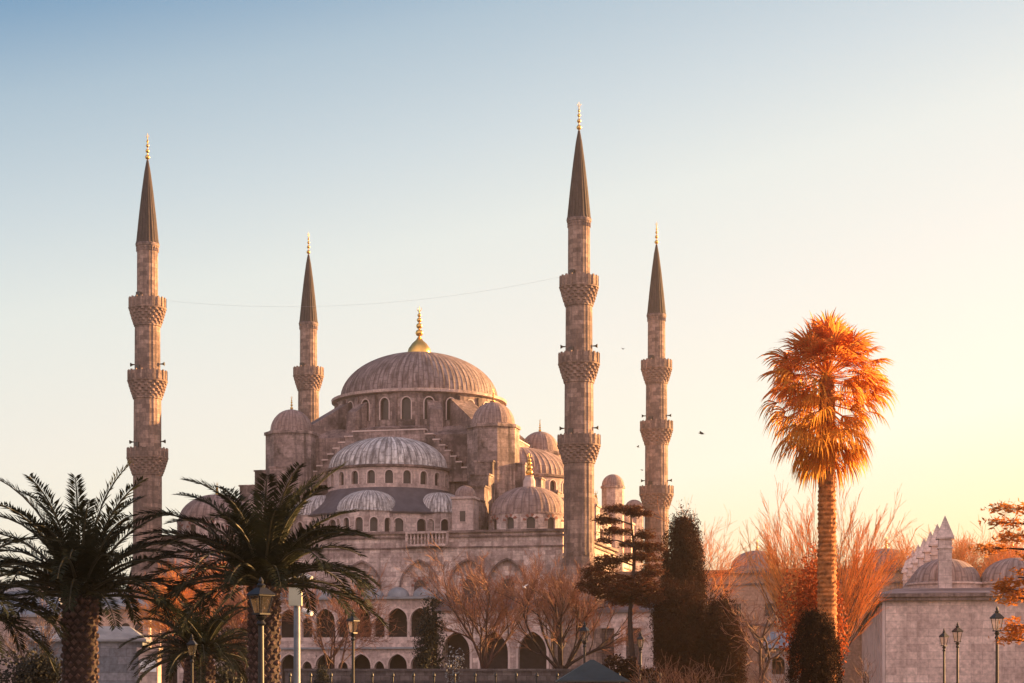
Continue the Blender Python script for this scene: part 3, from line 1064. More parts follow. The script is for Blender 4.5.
    # pilaster strips between the bays
for i in range(nW + 1):
    ps = MB()
    m = i * LEN / nW
    ps.box(-.22, -.002, max(0, m - .5), min(LEN, m + .5), 0, HM - .32)
    ps.build('pilaster', 'trim', mad)
ev = MB()
ev.box(-.45, WID + .3, -.45, LEN + .3, HM - .3, HM - .05); ev.box(-.65, WID + .5, -.65, LEN + .5, HM - .05, HM + .2)
ev.build('eave', 'stone_dark', mad)
rfm = MB(); rfm.hexa([(-.6, -.6, HM + .2), (WID, -.6, HM + .2), (WID, LEN, HM + .2), (-.6, LEN, HM + .2), (.8, .9, HM + .62), (WID - 1, .9, HM + .62), (WID - 1, LEN - 1, HM + .62), (.8, LEN - 1, HM + .62)])
rfm.build('roof', 'lead_warm', mad)
for i in range(9):
    bx = MB(); cy_ = 6.0 + i * 5.4
    # drum, dome, chimney of each cell
    dx = 4.6
    d_ = MB(); d_.lathe([(2.75, HM + .5), (2.75, HM + 1.05), (2.9, HM + 1.1), (2.9, HM + 1.22), (2.5, HM + 1.25)], 32)
    do = d_.build('cell_drum', 'madrasa', mad, (dx, cy_, 0))
    dome('dome', 2.5, 1.75, 24, 'lead_warm', do, (0, 0, HM + 1.25), 10, .15)
for i, dx in enumerate((9.6, 14.6)):
    d_ = MB(); d_.lathe([(2.75, HM + .5), (2.75, HM + 1.05), (2.9, HM + 1.1), (2.9, HM + 1.22), (2.5, HM + 1.25)], 32)
    do = d_.build('cell_drum', 'madrasa', mad, (dx, 6.0, 0))
    dome('dome', 2.5, 1.75, 24, 'lead_warm', do, (0, 0, HM + 1.25), 10, .15)
ch0 = None
for i in range(7):
    D = 131.2 + i * 6.8
    px = 945 - 37 * (1 - (131.2 / D)) / (1 - 131.2 / 172.0)
    wp = Vector(((px - 512) * D / F, D, 0))
    lp = wp - A
    lx, ly = lp.dot(du), lp.dot(dv)
    if ch0 is None:
        c = MB()
        c.box(-.46, .46, -.46, .46, HM + .3, 11.3); c.box(-.54, .54, -.54, .54, 11.3, 11.42)
        c.box(-.46, .46, -.46, .46, 11.42, 12.0); c.box(-.12, .12, -.47, -.455, 11.55, 11.85)
        c.box(-.62, .62, -.62, .62, 12.0, 12.12)
        c.prism([(-.62, -.62), (.62, -.62), (.62, .62), (-.62, .62)], 12.12, 13.7, [(-.02, -.02), (.02, -.02), (.02, .02), (-.02, .02)])
        ch0 = c.build('chimney', 'stone_light', mad, (lx, ly, 0))
    else:
        c = ch0.copy(); col.objects.link(c); c.location = (lx, ly, 0)

# ------------------------------------------------------------------ low stone building on the left
lb = empty('stone_building', (-38.0, 150.0, 0), R(8))
tag(lb, 'low pinkish stone building with lead roof and small arched windows, behind the leftmost full palm', 'building')
w = MB(); Ml = lambda s, z, d: (s, d, z)
ow = arch(.75, 4.9, 6.2, .4, 8)
for a, b, c in ((-12, 1.0, None), (1.0, 3.4, None), (3.4, 5.4, None), (5.4, 6.55, 6.0), (6.55, 7.9, 7.1)):
    panel(w, Ml, a, b, 0, 7.7, (c, ow) if c else None, .3)
w.box(7.4, 7.88, .02, 9, 0, 7.7); w.box(-12, -11.5, .02, 9, 0, 7.7); w.box(-11.49, 7.39, 8.5, 9, 0, 7.7)
wo = w.build('wall', 'left', lb)
for c in (6.0, 7.1): pane(Ml, c, ow, .28, 'window', 'glass', wo)
pl = MB(); pl.box(3.3, 3.55, -.12, -.002, 0, 7.6)
pl.build('downpipe', 'iron', lb)
rr = MB(); rr.box(-12.5, 8.4, -.5, 9.4, 7.7, 7.95)
rr.prism([(-12.4, -.4), (8.3, -.4), (8.3, 9.3), (-12.4, 9.3)], 7.95, 10.0, [(-8, 4), (4.5, 4), (4.5, 5), (-8, 5)])
rr.build('roof', 'lead_blue', lb)
cm = MB(); cm.box(-1.3, -.5, 2.2, 3.0, 8.2, 10.6); cm.box(-1.42, -.38, 2.08, 3.12, 10.6, 10.8)
cm.build('chimney', 'left', lb)
cm = MB(); cm.box(8.05, 8.8, 1, 1.8, 0, 8.9); cm.prism([(7.95, .9), (8.9, .9), (8.9, 1.9), (7.95, 1.9)], 8.9, 9.5, [(8.4, 1.4), (8.42, 1.4), (8.42, 1.42), (8.4, 1.42)])
cm.build('chimney', 'stone_light', lb)
an = empty('stone_annex', at(118, 682, 135) * 1.0, R(6))
an.location.z = 0
tag(an, 'blue-grey stone annex with sloping lead roof right of the left palm trunk', 'building')
w = MB(); w.box(-6.5, 1.8, 0, 5, 0, 4.7); w.build('wall', 'annex', an)
w = MB(); w.box(-6.8, 2.1, -.35, 5.2, 4.7, 4.85); w.hexa([(-6.8, -.35, 4.85), (2.1, -.35, 4.85), (2.1, 5.2, 4.85), (-6.8, 5.2, 4.85), (-6.2, 2, 5.9), (.6, 2, 5.9), (.6, 2.6, 5.9), (-6.2, 2.6, 5.9)])
w.build('roof', 'lead_blue', an)
fb_ = empty('stone_outbuilding', (at(22, 682, 140).x, 140, 0), R(-4))
tag(fb_, 'plain low stone building with pale lead roof at the left edge', 'building')
w = MB(); w.box(-6, 3.2, 0, 6, 0, 6.7); w.build('wall', 'left', fb_)
w = MB(); w.box(-6.3, 3.5, -.4, 6.3, 6.7, 6.9); w.hexa([(-6.3, -.4, 6.9), (3.5, -.4, 6.9), (3.5, 6.3, 6.9), (-6.3, 6.3, 6.9), (-5, 2.5, 8.3), (2, 2.5, 8.3), (2, 3, 8.3), (-5, 3, 8.3)])
w.build('roof', 'lead_blue', fb_)

# gate pillar with a plaque
gp = empty('gate_pillar', (at(150, 682, 90).x, 90, 0))
tag(gp, 'pale stone gate pillar with a white plaque, right of the annex wall', 'pillar')
w = MB(); w.box(-.47, .47, -.47, .47, 0, 3.2); w.box(-.55, .55, -.55, .55, 3.2, 3.4); w.build('pillar', 'left', gp)
w = MB(); w.box(-.40, .40, -.52, -.475, 2.2, 2.8); w.build('plaque', 'white', gp)

# little house with arched openings between the bare trees
lh = empty('small_house', (at(789, 682, 118).x, 118, 0), R(-10))
tag(lh, 'small low stone house with two arched openings beside the clipped cone tree', 'house')
w = MB(); Mh = lambda s, z, d: (s, d, z)
oa = arch(.85, 2.2, 2.95, .4, 8)
for i in range(2): panel(w, Mh, -1.4 + 1.4 * i, 1.4 * i, 0, 3.9, (-.7 + 1.4 * i, oa), .3)
w.box(-1.4, -1.1, .31, 3, 0, 3.9); w.box(1.1, 1.4, .31, 3, 0, 3.9); w.box(-1.09, 1.09, 2.7, 3, 0, 3.9)
w.build('wall', 'left', lh)
w = MB(); w.hexa([(-1.8, -.5, 3.9), (1.8, -.5, 3.9), (1.8, 3.4, 3.9), (-1.8, 3.4, 3.9), (-1.2, 1.4, 5.0), (1.2, 1.4, 5.0), (1.2, 1.6, 5.0), (-1.2, 1.6, 5.0)])
w.build('roof', 'lead_blue', lh)

# ------------------------------------------------------------------ stone wall and fence at the foot of the mosque
sw = MB(); Y = 112
x0, x1 = at(285, 0, Y).x, at(668, 0, Y).x
sw.box(x0, x1, Y, Y + .6, 0, 2.35); sw.box(x0 - .05, x1 + .05, Y - .08, Y + .68, 2.35, 2.52)
tag(sw.build('garden_wall', 'rubble'), 'low grey rubble garden wall in front of the arcades', 'wall')
fe = empty('iron_fence', (at(470, 0, 88).x, 88, 0))
tag(fe, 'black iron fence of thin posts before the garden wall', 'fence')
fx0, fx1 = at(290, 0, 88).x - fe.location.x, at(660, 0, 88).x - fe.location.x
p0 = None
for i in range(19):
    x = fx0 + (fx1 - fx0) * i / 18
    if p0 is None:
        p = MB(); p.lathe([(.07, 0), (.05, .1), (.045, 1.95), (.08, 2.0), (.06, 2.1), (.01, 2.18)], 8)
        p0 = p.build('post', 'iron', fe, (x, 0, 0), uv=False)
    else:
        c = p0.copy(); col.objects.link(c); c.location = (x, 0, 0)
r_ = MB()
for z in (.5, 1.1, 1.7): r_.tube([(fx0, 0, z), (fx1, 0, z)], .022, 5)
r_.build('rail', 'iron', fe, uv=False)

# ------------------------------------------------------------------ kiosk
ki = empty('kiosk', (at(592, 0, 62).x, 62, 0))
tag(ki, 'small kiosk with dark pyramid roof at the foot of the bare trees', 'kiosk')
k = MB(); k.box(-.85, .85, -.85, .85, 0, 1.75); k.build('wall', 'rubble', ki)
k = MB(); k.prism([(-1.2, -1.2), (1.2, -1.2), (1.2, 1.2), (-1.2, 1.2)], 1.75, 2.46, [(-.06, -.06), (.06, -.06), (.06, .06), (-.06, .06)])
k.box(-1.22, 1.22, -1.22, 1.22, 1.70, 1.752)
k.build('roof', 'kiosk_roof', ki)
k = MB(); k.box(-.5, .5, -.9, -.855, .9, 1.55); k.build('window', 'glass', ki)


# ------------------------------------------------------------------ vegetation
def leaf_quads(rng, cen, n, size, up=.0, flat=0.0, aspect=.5):
    """n little leaf quads at points cen (n,3); random orientation; up pulls the long axis upward"""
    d = rng.normal(size=(n, 3)); d /= np.linalg.norm(d, axis=1, keepdims=True)
    d[:, 2] = d[:, 2] * (1 - flat) + up
    d /= np.linalg.norm(d, axis=1, keepdims=True) + 1e-9
    e = rng.normal(size=(n, 3)); e = np.cross(d, e); e /= np.linalg.norm(e, axis=1, keepdims=True) + 1e-9
    s = size * rng.uniform(.6, 1.4, (n, 1))
    a = d * s; b = e * s * aspect
    return np.stack([cen - a * .5, cen + b * .5, cen + a * .5, cen - b * .5], axis=1)


def ell_points(rng, n, rad, shell=.55):
    d = rng.normal(size=(n, 3)); d /= np.linalg.norm(d, axis=1, keepdims=True)
    r = rng.uniform(shell ** 3, 1, (n, 1)) ** (1 / 3)
    return d * r * np.array(rad)


def column_tree(name, label, cat, px, Y, prof, mat, seed, n=9000, size=.22, lump=.16, group=None, trunk_r=.18, trunk_h=1.2, up=.9):
    """dense conifer: prof is a list of (z, radius); lumpy outline made of clumps"""
    rng = np.random.default_rng(seed)
    root = empty(name, (at(px, 0, Y).x, Y, 0)); tag(root, label, cat, group)
    t = MB(); zt = prof[-1][0]
    t.tube([(0, 0, 0), (0, 0, trunk_h), (0, 0, zt * .8)], [trunk_r * 1.3, trunk_r, trunk_r * .2], 8)
    t.build('trunk', 'bark_dark', root, uv=False)
    zs = np.array([p[0] for p in prof]); rs = np.array([p[1] for p in prof])
    nc = n // 90
    zc = rng.uniform(zs[0], zs[-1], nc * 3)
    rc = np.interp(zc, zs, rs)
    keep = rng.uniform(0, rs.max(), len(zc)) < rc + .12
    zc, rc = zc[keep][:nc], rc[keep][:nc]
    ang = rng.uniform(0, 2 * PI, len(zc))
    rad = rc * (1 - lump * rng.uniform(0, 2.0, len(zc)) ** 1.0) * rng.uniform(.7, 1.0, len(zc)) ** .5
    cen = np.stack([rad * np.cos(ang), rad * np.sin(ang), zc], 1)
    core = cen * np.array([.6, .6, 1.0]) * rng.uniform(.5, 1.0, (len(cen), 1)) ** np.array([[1, 1, 0]])
    ck_ = np.repeat(core, 6, 0) + rng.normal(size=(len(core) * 6, 3)) * size
    k = max(1, n // len(cen))
    pts = np.repeat(cen, k, 0) + rng.normal(size=(len(cen) * k, 3)) * np.array([size * 1.1, size * 1.1, size * 2.6])
    cloud_mesh('crown', mat, np.concatenate([leaf_quads(rng, pts, len(pts), size, up, 0, .32), leaf_quads(rng, ck_, len(ck_), size * 2.6, up, 0, .5)]), root)
    return root


def bush(name, label, cat, px, Y, w, h, mat, seed, n=4000, size=.2, group=None, z0=0.0, lobes=7, stems=True):
    rng = np.random.default_rng(seed)
    root = empty(name, (at(px, 0, Y).x, Y, 0)); tag(root, label, cat, group)
    if stems:
        t = MB()
        for i in range(5):
            a = 2 * PI * i / 5
            t.tube([(.1 * math.cos(a), .1 * math.sin(a), 0), (w * .25 * math.cos(a), w * .25 * math.sin(a), h * .7)], [.05, .02], 5)
        t.build('stem', 'bark_dark', root, uv=False)
    arr = []
    for i in range(lobes):
        c = np.array([rng.uniform(-.32, .32) * w, rng.uniform(-.32, .32) * w, z0 + (h - z0) * rng.uniform(.28, .72)])
        if i == 0: c = np.array([0, 0, z0 + (h - z0) * .62])
        r = np.array([w * .27, w * .27, (h - z0) * .32]) * rng.uniform(.75, 1.15)
        m = n // lobes
        arr.append(leaf_quads(rng, c + ell_points(rng, m, r, .4), m, size))
    cloud_mesh('crown', mat, np.concatenate(arr), root)
    return root


def bare_tree(label, px, Y, h, spread, seed, wood='bark', twig='twig', trunk_r=.22, fork=.25, lean=0.0, levels=5, nch=(5, 6), up=.35, twr=.012, name='bare_tree', cat='tree', group='bare winter trees', wig=.12, nstem=4, flare=.55, cl=(.48, .75), ang=(.35, .8), sl=(.5, .62), sr=.62, rounding=0.0):
    rnd = random.Random(seed)
    root = empty(name, (at(px, 0, Y).x, Y, 0)); tag(root, label, cat, group)
    T = MB(); W = MB()
    Z = Vector((0, 0, 1))

    def rv():
        return Vector((rnd.gauss(0, 1), rnd.gauss(0, 1), rnd.gauss(0, 1)))

    def grow(p, d, L, r, lev):
        n = 5 if lev < 2 else (4 if lev < 4 else 3)
        pts = [p.copy()]; rad = [r]
        for i in range(n):
            d = (d + rv() * wig + Z * (up * .16)).normalized()
            p = p + d * (L / n)
            pts.append(p.copy()); rad.append(max(twr, r * (1 - .62 * (i + 1) / n)))
        (T if lev < 3 else W).tube(pts, rad, 7 if lev == 0 else (5 if lev < 3 else 3), cap=False)
        if lev >= levels: return
        k = rnd.randint(*nch)
        for j in range(k):
            f = .3 + .7 * (j + rnd.random()) / k
            ix = min(n - 1, int(f * n)); q = pts[ix].lerp(pts[ix + 1], f * n - ix) if ix < n else pts[-1]
            dd = (pts[min(ix + 1, n)] - pts[ix]).normalized()
            sd = dd.cross(rv()).normalized()
            an = rnd.uniform(*ang)
            nd = (dd * math.cos(an) + sd * math.sin(an)).normalized()
            grow(q, nd, L * rnd.uniform(*cl), max(twr, rad[ix] * .58), lev + 1)

    hf = h * fork
    base = Vector((0, 0, 0)); top = Vector((lean * hf, 0, hf))
    T.tube([base, base.lerp(top, .15), base.lerp(top, .5) + Vector((.05 * rnd.gauss(0, 1), 0, 0)), top], [trunk_r * 1.5, trunk_r * 1.1, trunk_r, trunk_r * .92], 9, cap=False)
    for i in range(nstem):
        a = 2 * PI * (i + rnd.random() * .6) / nstem
        fl = rnd.uniform(.5, 1.0) * flare
        d = Vector((math.cos(a) * fl * spread / h * 2, math.sin(a) * fl * spread / h * 2, 1)).normalized()
        grow(top - Vector((0, 0, rnd.uniform(0, hf * .25))), d, (h - hf) * rnd.uniform(*sl) * (1 - rounding * fl), trunk_r * sr, 1)
    T.build('trunk', wood, root, uv=False)
    W.build('crown', twig, root, uv=False)
    return root


# date palms ------------------------------------------------------------------
def date_palm(label, px, Y, zc, trunk_r, L, nf, seed, group='date palms', zbase=0, elev=(8, 88), name='date_palm', bias=None):
    rng = np.random.default_rng(seed)
    root = empty(name, (at(px, 0, Y).x, Y, 0)); tag(root, label, 'palm tree', group)
    t = MB()
    nseg = 24
    pr = []
    for i in range(nseg + 1):
        z = zc * i / nseg
        f = i / nseg
        r = trunk_r * (.92 + .12 * math.sin(f * PI) + (.10 if f < .08 else 0)) * (1 if f < .93 else .93)
        pr.append((r, z))
    t.lathe(pr, 20)
    tr = t.build('trunk', 'ptrunk', root, uv=False)
    sc_ = MB()
    rows = int(zc / .17); per = 13
    for i in range(rows):
        z = i * .17 + .05
        for j in range(per):
            a = 2 * PI * (j + .5 * (i % 2)) / per + rng.normal() * .03
            c, s_ = math.cos(a), math.sin(a)
            r0 = trunk_r * .94; r1 = trunk_r * (1.10 + rng.uniform(0, .10)); hw_ = trunk_r * .20
            zz = z + rng.normal() * .015
            P = lambda r, u, z: (r * c - u * s_, r * s_ + u * c, z)
            k_ = rng.uniform(.8, 1.1)
            sc_.hexa([P(r0, -hw_ * 1.3, zz + .07), P(r0, 0, zz - .03), P(r0, hw_ * 1.3, zz + .07), P(r0, 0, zz + .17),
                      P(r1, -hw_ * .62 * k_, zz + .085), P(r1, 0, zz + .035), P(r1, hw_ * .62 * k_, zz + .085), P(r1, 0, zz + .135)])
    sc_.build('leaf_scars', 'pscar', tr, uv=False)
    R_ = MB(); quads = []
    ga_ = PI * (3 - 5 ** .5)
    for i in range(nf):
        f = (i + .5) / nf
        el = R(elev[1] + (elev[0] - elev[1]) * f ** .85) + rng.normal() * .07
        az = i * ga_ + rng.normal() * .12
        Lf = L * rng.uniform(.86, 1.08) * (1.0 if el > 0 else .92)
        droop = R(rng.uniform(42, 84)) if el > .9 else R(rng.uniform(60, 95))
        if el < .3: droop = R(rng.uniform(50, 78))
        n = 16
        h = np.array([math.cos(az), math.sin(az), 0.0]); zv = np.array([0, 0, 1.0])
        side = np.array([-math.sin(az), math.cos(az), 0.0]) + rng.normal(size=3) * .05
        P = [h * trunk_r * .55 + zv * (zc - .05 + .25 * (1 - f))]
        for k in range(n):
            e = el - droop * ((k + 1) / n) ** 1.5
            P.append(P[-1] + (h * math.cos(e) + zv * math.sin(e)) * Lf / n)
        P = np.array(P)
        R_.tube([tuple(p) for p in P[::2]], [.045 * (1 - .85 * k / (n // 2)) + .004 for k in range(n // 2 + 1)], 5, cap=False)
        m = 78
        tt = np.linspace(.10, .995, m)
        idx = tt * n; i0 = np.minimum(idx.astype(int), n - 1); fr = (idx - i0)[:, None]
        pos = P[i0] * (1 - fr) + P[i0 + 1] * fr
        tan = P[i0 + 1] - P[i0]; tan /= np.linalg.norm(tan, axis=1, keepdims=True)
        nor = np.cross(tan, np.broadcast_to(side, tan.shape)); nor /= np.linalg.norm(nor, axis=1, keepdims=True)
        nor *= np.sign(nor[:, 2:3] + 1e-6)
        ll = L * .165 * np.clip(np.minimum(tt / .18, 1), 0, 1) * (1.05 - .62 * tt ** 2.2)
        for sg_ in (-1, 1):
            d = tan * (.55 + .55 * tt[:, None]) + side * sg_ * .95 + nor * .30 + rng.normal(size=(m, 3)) * .16
            d /= np.linalg.norm(d, axis=1, keepdims=True)
            lv = ll[:, None] * rng.uniform(.85, 1.12, (m, 1))
            wv = np.cross(d, nor); wv /= np.linalg.norm(wv, axis=1, keepdims=True)
            mid = pos + d * lv * .45
            tip = pos + d * lv - zv * lv * .10
            w_ = .020 * L / 3.3
            quads.append(np.stack([pos, mid + wv * w_, tip, mid - wv * w_], 1))
    cr_ = cloud_mesh('crown', 'frond', np.concatenate(quads), root)
    R_.build('leaf_stalks', 'rachis', cr_, uv=False)
    return root


YP = 45.0
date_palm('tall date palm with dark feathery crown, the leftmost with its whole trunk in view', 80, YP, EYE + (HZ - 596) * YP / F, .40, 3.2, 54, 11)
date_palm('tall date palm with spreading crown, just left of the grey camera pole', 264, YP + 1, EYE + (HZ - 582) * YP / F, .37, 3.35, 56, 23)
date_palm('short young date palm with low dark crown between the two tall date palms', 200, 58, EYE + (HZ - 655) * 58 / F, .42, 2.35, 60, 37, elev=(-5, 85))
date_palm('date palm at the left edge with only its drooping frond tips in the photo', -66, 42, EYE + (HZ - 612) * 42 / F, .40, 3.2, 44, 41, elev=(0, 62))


# fan palm ----------------------------------------------------------------------
def fan_leaf(rng, P0, d, up, petL, bl, nb, drop, spread=2.4, wd=.045, hang=0.0, fuse=.55):
    """petiole from P0 along d, then a fan of blades; returns quads"""
    d = d / np.linalg.norm(d)
    side = np.cross(d, up); side /= np.linalg.norm(side) + 1e-9
    Q = []
    hub = P0 + d * petL - np.array([0, 0, 1]) * petL * hang
    w = .03
    Q.append(np.stack([P0 + side * w, hub + side * w * .7, hub - side * w * .7, P0 - side * w])[None])
    nrm = np.cross(side, d)
    dA = spread / nb
    for k in range(nb):
        a = spread * ((k + .5) / nb - .5)
        bd = d * math.cos(a) + side * math.sin(a) + nrm * rng.normal() * .05
        bd /= np.linalg.norm(bd)
        L = bl * (1 - .28 * (abs(a) / (spread / 2)) ** 2) * rng.uniform(.82, 1.1)
        p = hub
        seg = 5
        wv = np.cross(bd, nrm + (.5 if k % 2 else -.5) * side); wv /= np.linalg.norm(wv) + 1e-9
        ws = [.012] + [min(dA * .5 * L * f, dA * .5 * L * fuse) * t for f, t in ((.2, 1), (.4, 1), (.6, .95), (.8, .55), (1.0, .06))]
        for s_ in range(seg):
            f = (s_ + .5) / seg
            g_ = np.array([0, 0, -1.0]) * drop * max(0, f - .25) ** 1.3 * 1.6
            v = bd + g_ + rng.normal(size=3) * (.03 + .10 * max(0, f - .5))
            v /= np.linalg.norm(v)
            q = p + v * L / seg
            Q.append(np.stack([p + wv * ws[s_], q + wv * ws[s_ + 1], q - wv * ws[s_ + 1], p - wv * ws[s_]])[None])
            p = q
    return np.concatenate(Q)


def fan_palm(px, Y):
    rng = np.random.default_rng(5)
    k = Y / F
    root = empty('fan_palm', (at(px, 0, Y).x, Y, 0))
    tag(root, 'tall slim-trunked fan palm with shaggy orange crown', 'palm tree')
    ztop = EYE + (HZ - 378) * k
    t = MB(); pr = []
    for i in range(160):
        f = i / 159
        pr.append(((.32 - .09 * f) * (1.07 + rng.normal() * .015 if i % 2 else .95) + (.12 if f < .03 else 0), ztop * f))
    t.lathe(pr, 20, rmod=lambda i, j: 1 + rng.normal() * .045)
    tr = t.build('trunk', 'wtrunk', root, uv=False)
    c = np.array([0, 0, ztop])
    Z = np.array([0, 0, 1.0])
    live = []; dead = []
    ga_ = PI * (3 - 5 ** .5)
    for i in range(96):
        f = (i + .5) / 96
        el = R(84 - 104 * f ** .85) + rng.normal() * .12; az = i * ga_ + rng.normal() * .25
        d = np.array([math.cos(az) * math.cos(el), math.sin(az) * math.cos(el), math.sin(el)])
        ref = Z if el < 1.2 else np.array([math.cos(az), math.sin(az), .2])
        ref = ref + rng.normal(size=3) * .35
        live.append(fan_leaf(rng, c + Z * .1 * (1 - f), d, ref, rng.uniform(.75, 1.2) * (1 + .26 * f), rng.uniform(.70, .94), 24, .5 + .9 * f, 3.5, hang=.05 * f))
    for i in range(120):
        f = (i + .5) / 120
        el = R(16 - 66 * f ** .9) + rng.normal() * .16; az = i * ga_ + rng.normal() * .35
        d = np.array([math.cos(az) * math.cos(el), math.sin(az) * math.cos(el), math.sin(el)])
        z = -.10 - 1.7 * f
        dead.append(fan_leaf(rng, c + Z * z, d, Z + rng.normal(size=3) * .4, rng.uniform(.7, 1.65) * (1 - .48 * f), rng.uniform(.75, 1.25), 15, 2.6, 1.9, hang=.18, fuse=.4))
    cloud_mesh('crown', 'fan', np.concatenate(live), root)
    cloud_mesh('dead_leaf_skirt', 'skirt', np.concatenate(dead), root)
    return root


fan_palm(827, 55.0)

# ivy mound on the fan palm's foot and the dark bush right of it
bush('ivy_bush', 'rust-red leafy bush round the foot of the fan palm trunk', 'bush', 812, 63, 2.2, EYE + (HZ - 542) * 60 / F, 'ivy', 3, 9000, .13, None, 1.0, 12)
bush('leafy_bush', 'reddish leafy bush just behind the far end of the chimney building', 'bush', 866, 232, 5.5, EYE + (HZ - 582) * 232 / F, 'ivy', 7, 9000, .35, None, .6, 10)

# conifers
kY = lambda Y: Y / F


def zpx(py, Y): return EYE + (HZ - py) * Y / F


Y = 112
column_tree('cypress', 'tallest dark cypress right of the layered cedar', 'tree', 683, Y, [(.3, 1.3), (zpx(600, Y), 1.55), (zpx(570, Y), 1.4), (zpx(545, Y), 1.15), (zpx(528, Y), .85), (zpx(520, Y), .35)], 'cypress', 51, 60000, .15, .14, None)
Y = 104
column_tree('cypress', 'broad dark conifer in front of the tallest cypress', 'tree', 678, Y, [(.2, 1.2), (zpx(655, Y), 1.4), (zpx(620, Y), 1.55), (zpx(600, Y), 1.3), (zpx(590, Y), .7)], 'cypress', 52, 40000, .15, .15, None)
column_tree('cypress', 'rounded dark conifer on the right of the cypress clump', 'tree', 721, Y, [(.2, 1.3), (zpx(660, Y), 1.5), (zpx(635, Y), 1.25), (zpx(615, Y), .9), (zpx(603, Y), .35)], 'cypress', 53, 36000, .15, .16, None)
Y = 50
column_tree('clipped_conifer', 'smooth clipped cone-shaped conifer below the fan palm', 'tree', 815, Y, [(.1, .72), (zpx(675, Y), .74), (zpx(650, Y), .70), (zpx(630, Y), .52), (zpx(618, Y), .30), (zpx(612, Y), .1)], 'thuja', 54, 40000, .055, .03, None, .1, .5)
Y = 118
column_tree('conifer', 'dark pointed conifer in front of the gallery arches', 'tree', 431, Y, [(.2, .75), (zpx(660, Y), .9), (zpx(630, Y), .75), (zpx(612, Y), .4), (zpx(604, Y), .1)], 'bush', 55, 5000, .2, .14, None)
Y = 90
column_tree('conifer', 'tiny dark cone shrub by the grey camera pole', 'shrub', 322, Y, [(.1, .4), (zpx(683, Y), .36), (zpx(675, Y), .22), (zpx(667, Y), .05)], 'bush', 56, 2500, .12, .1, None, .06, .3)
Y = 172
column_tree('conifer', 'narrow dark cypress peeping out behind the leftmost palm', 'tree', 103, Y, [(.2, .8), (zpx(600, Y), .85), (zpx(578, Y), .6), (zpx(566, Y), .25)], 'bush', 57, 5000, .2, .14, None)
bush('shrub', 'silvery leaved shrub between dark conifer and first bare tree', 'shrub', 453, 112, 1.5, zpx(640, 112), 'pale_leaf', 8, 500, .16)
bush('shrub', 'round dark shrub under the layered cedar', 'shrub', 630, 90, 2.6, zpx(653, 90), 'thuja', 9, 6000, .14)
for px, py, w, sd, lab in ((14, 646, 3.0, 61, 'dark tangled shrub at the left edge of the photo'), (46, 652, 1.8, 62, 'dark shrub against the trunk of the leftmost palm'), (215, 662, 2.6, 63, 'dark low shrub behind the short young palm')):
    bush('shrub', lab, 'shrub', px, 62, w, zpx(py, 62), 'bush', sd, 4200, .15, None)

# bare trees
bare_tree('reddish bare tree with twin pale trunks in front of the corner dome', 484, 120, zpx(541, 120), 3.3, 101, 'bark', 'twig', .22, .22, levels=4, nch=(7, 9), nstem=7, flare=1.0, wig=.14, cl=(.38, .6), ang=(.25, .7), sl=(.6, .85), sr=.45, up=.25, rounding=.15, twr=.009)
bare_tree('broad bare tree with dark leaning trunk left of the layered cedar', 561, 116, zpx(543, 116), 4.2, 102, 'bark_dark', 'twig', .27, .26, levels=4, nch=(7, 9), nstem=8, flare=1.2, wig=.15, cl=(.38, .6), ang=(.25, .7), sl=(.6, .85), sr=.45, up=.25, rounding=.15, twr=.009)
bare_tree('bare orange-brown tree between second tall palm and gallery', 334, 122, zpx(568, 122), 3.6, 103, 'bark', 'twig', .16, .16, levels=5, nch=(4, 5), nstem=4, flare=.9)
bare_tree('wide golden bare tree fanned out behind the fan palm', 822, 86, zpx(528, 86), 3.4, 104, 'bark', 'twig_sunlit', .2, .12, levels=4, nch=(5, 6), nstem=64, flare=.72, up=.10, wig=.03, twr=.007, cl=(.3, .5), ang=(.12, .38), sl=(.80, 1.0), sr=.17, rounding=.32)
bare_tree('faint golden bare tree behind the cypress clump', 706, 135, zpx(524, 135), 3.0, 105, 'bark', 'twig_sunlit', .16, .3, levels=4, nch=(5, 6), nstem=5, flare=.7, twr=.01)
bare_tree('twisted bare tree with crooked limbs right of the cypress clump', 762, 96, zpx(560, 96), 2.7, 106, 'bark', 'twig', .17, .3, levels=4, nch=(3, 5), nstem=4, flare=.9, wig=.24, twr=.012)
bare_tree('slim bare tree close to the clipped cone', 741, 108, zpx(600, 108), 1.8, 107, 'bark', 'twig', .1, .3, levels=4, nch=(3, 5), nstem=3, flare=.8, wig=.22)
bare_tree('golden bare tree rising behind the row of chimneys', 930, 215, zpx(522, 215), 6.5, 108, 'bark', 'twig_sunlit', .3, .2, levels=5, nch=(5, 6), nstem=6, flare=.9, twr=.02)
bare_tree('golden bare tree rising right of the front chimney', 978, 205, zpx(535, 205), 5.5, 109, 'bark', 'twig_sunlit', .3, .2, levels=5, nch=(5, 6), nstem=6, flare=.9, twr=.02)
bare_tree('thin leafless sapling before the windowed side of the chimney building', 868, 80, zpx(650, 80), .7, 110, 'bark', 'twig', .05, .35, levels=3, nch=(4, 5), nstem=4, flare=.7, twr=.006)
bare_tree('bare brown tree with many twigs behind the young palm', 238, 120, zpx(572, 120), 3.4, 111, 'bark', 'twig', .16, .2, levels=5, nch=(4, 5), nstem=5, flare=.9)
bare_tree('orange-lit bare tree between the left minaret foot and second palm', 186, 128, zpx(556, 128), 3.2, 112, 'bark', 'twig_sunlit', .18, .25, levels=5, nch=(5, 6), nstem=5, flare=.9)
bare_tree('grey bare tree in front of the left outbuilding', 28, 90, zpx(600, 90), 2.4, 113, 'bark_dark', 'twig_grey', .12, .25, levels=4, nch=(4, 6), nstem=4, flare=.9)
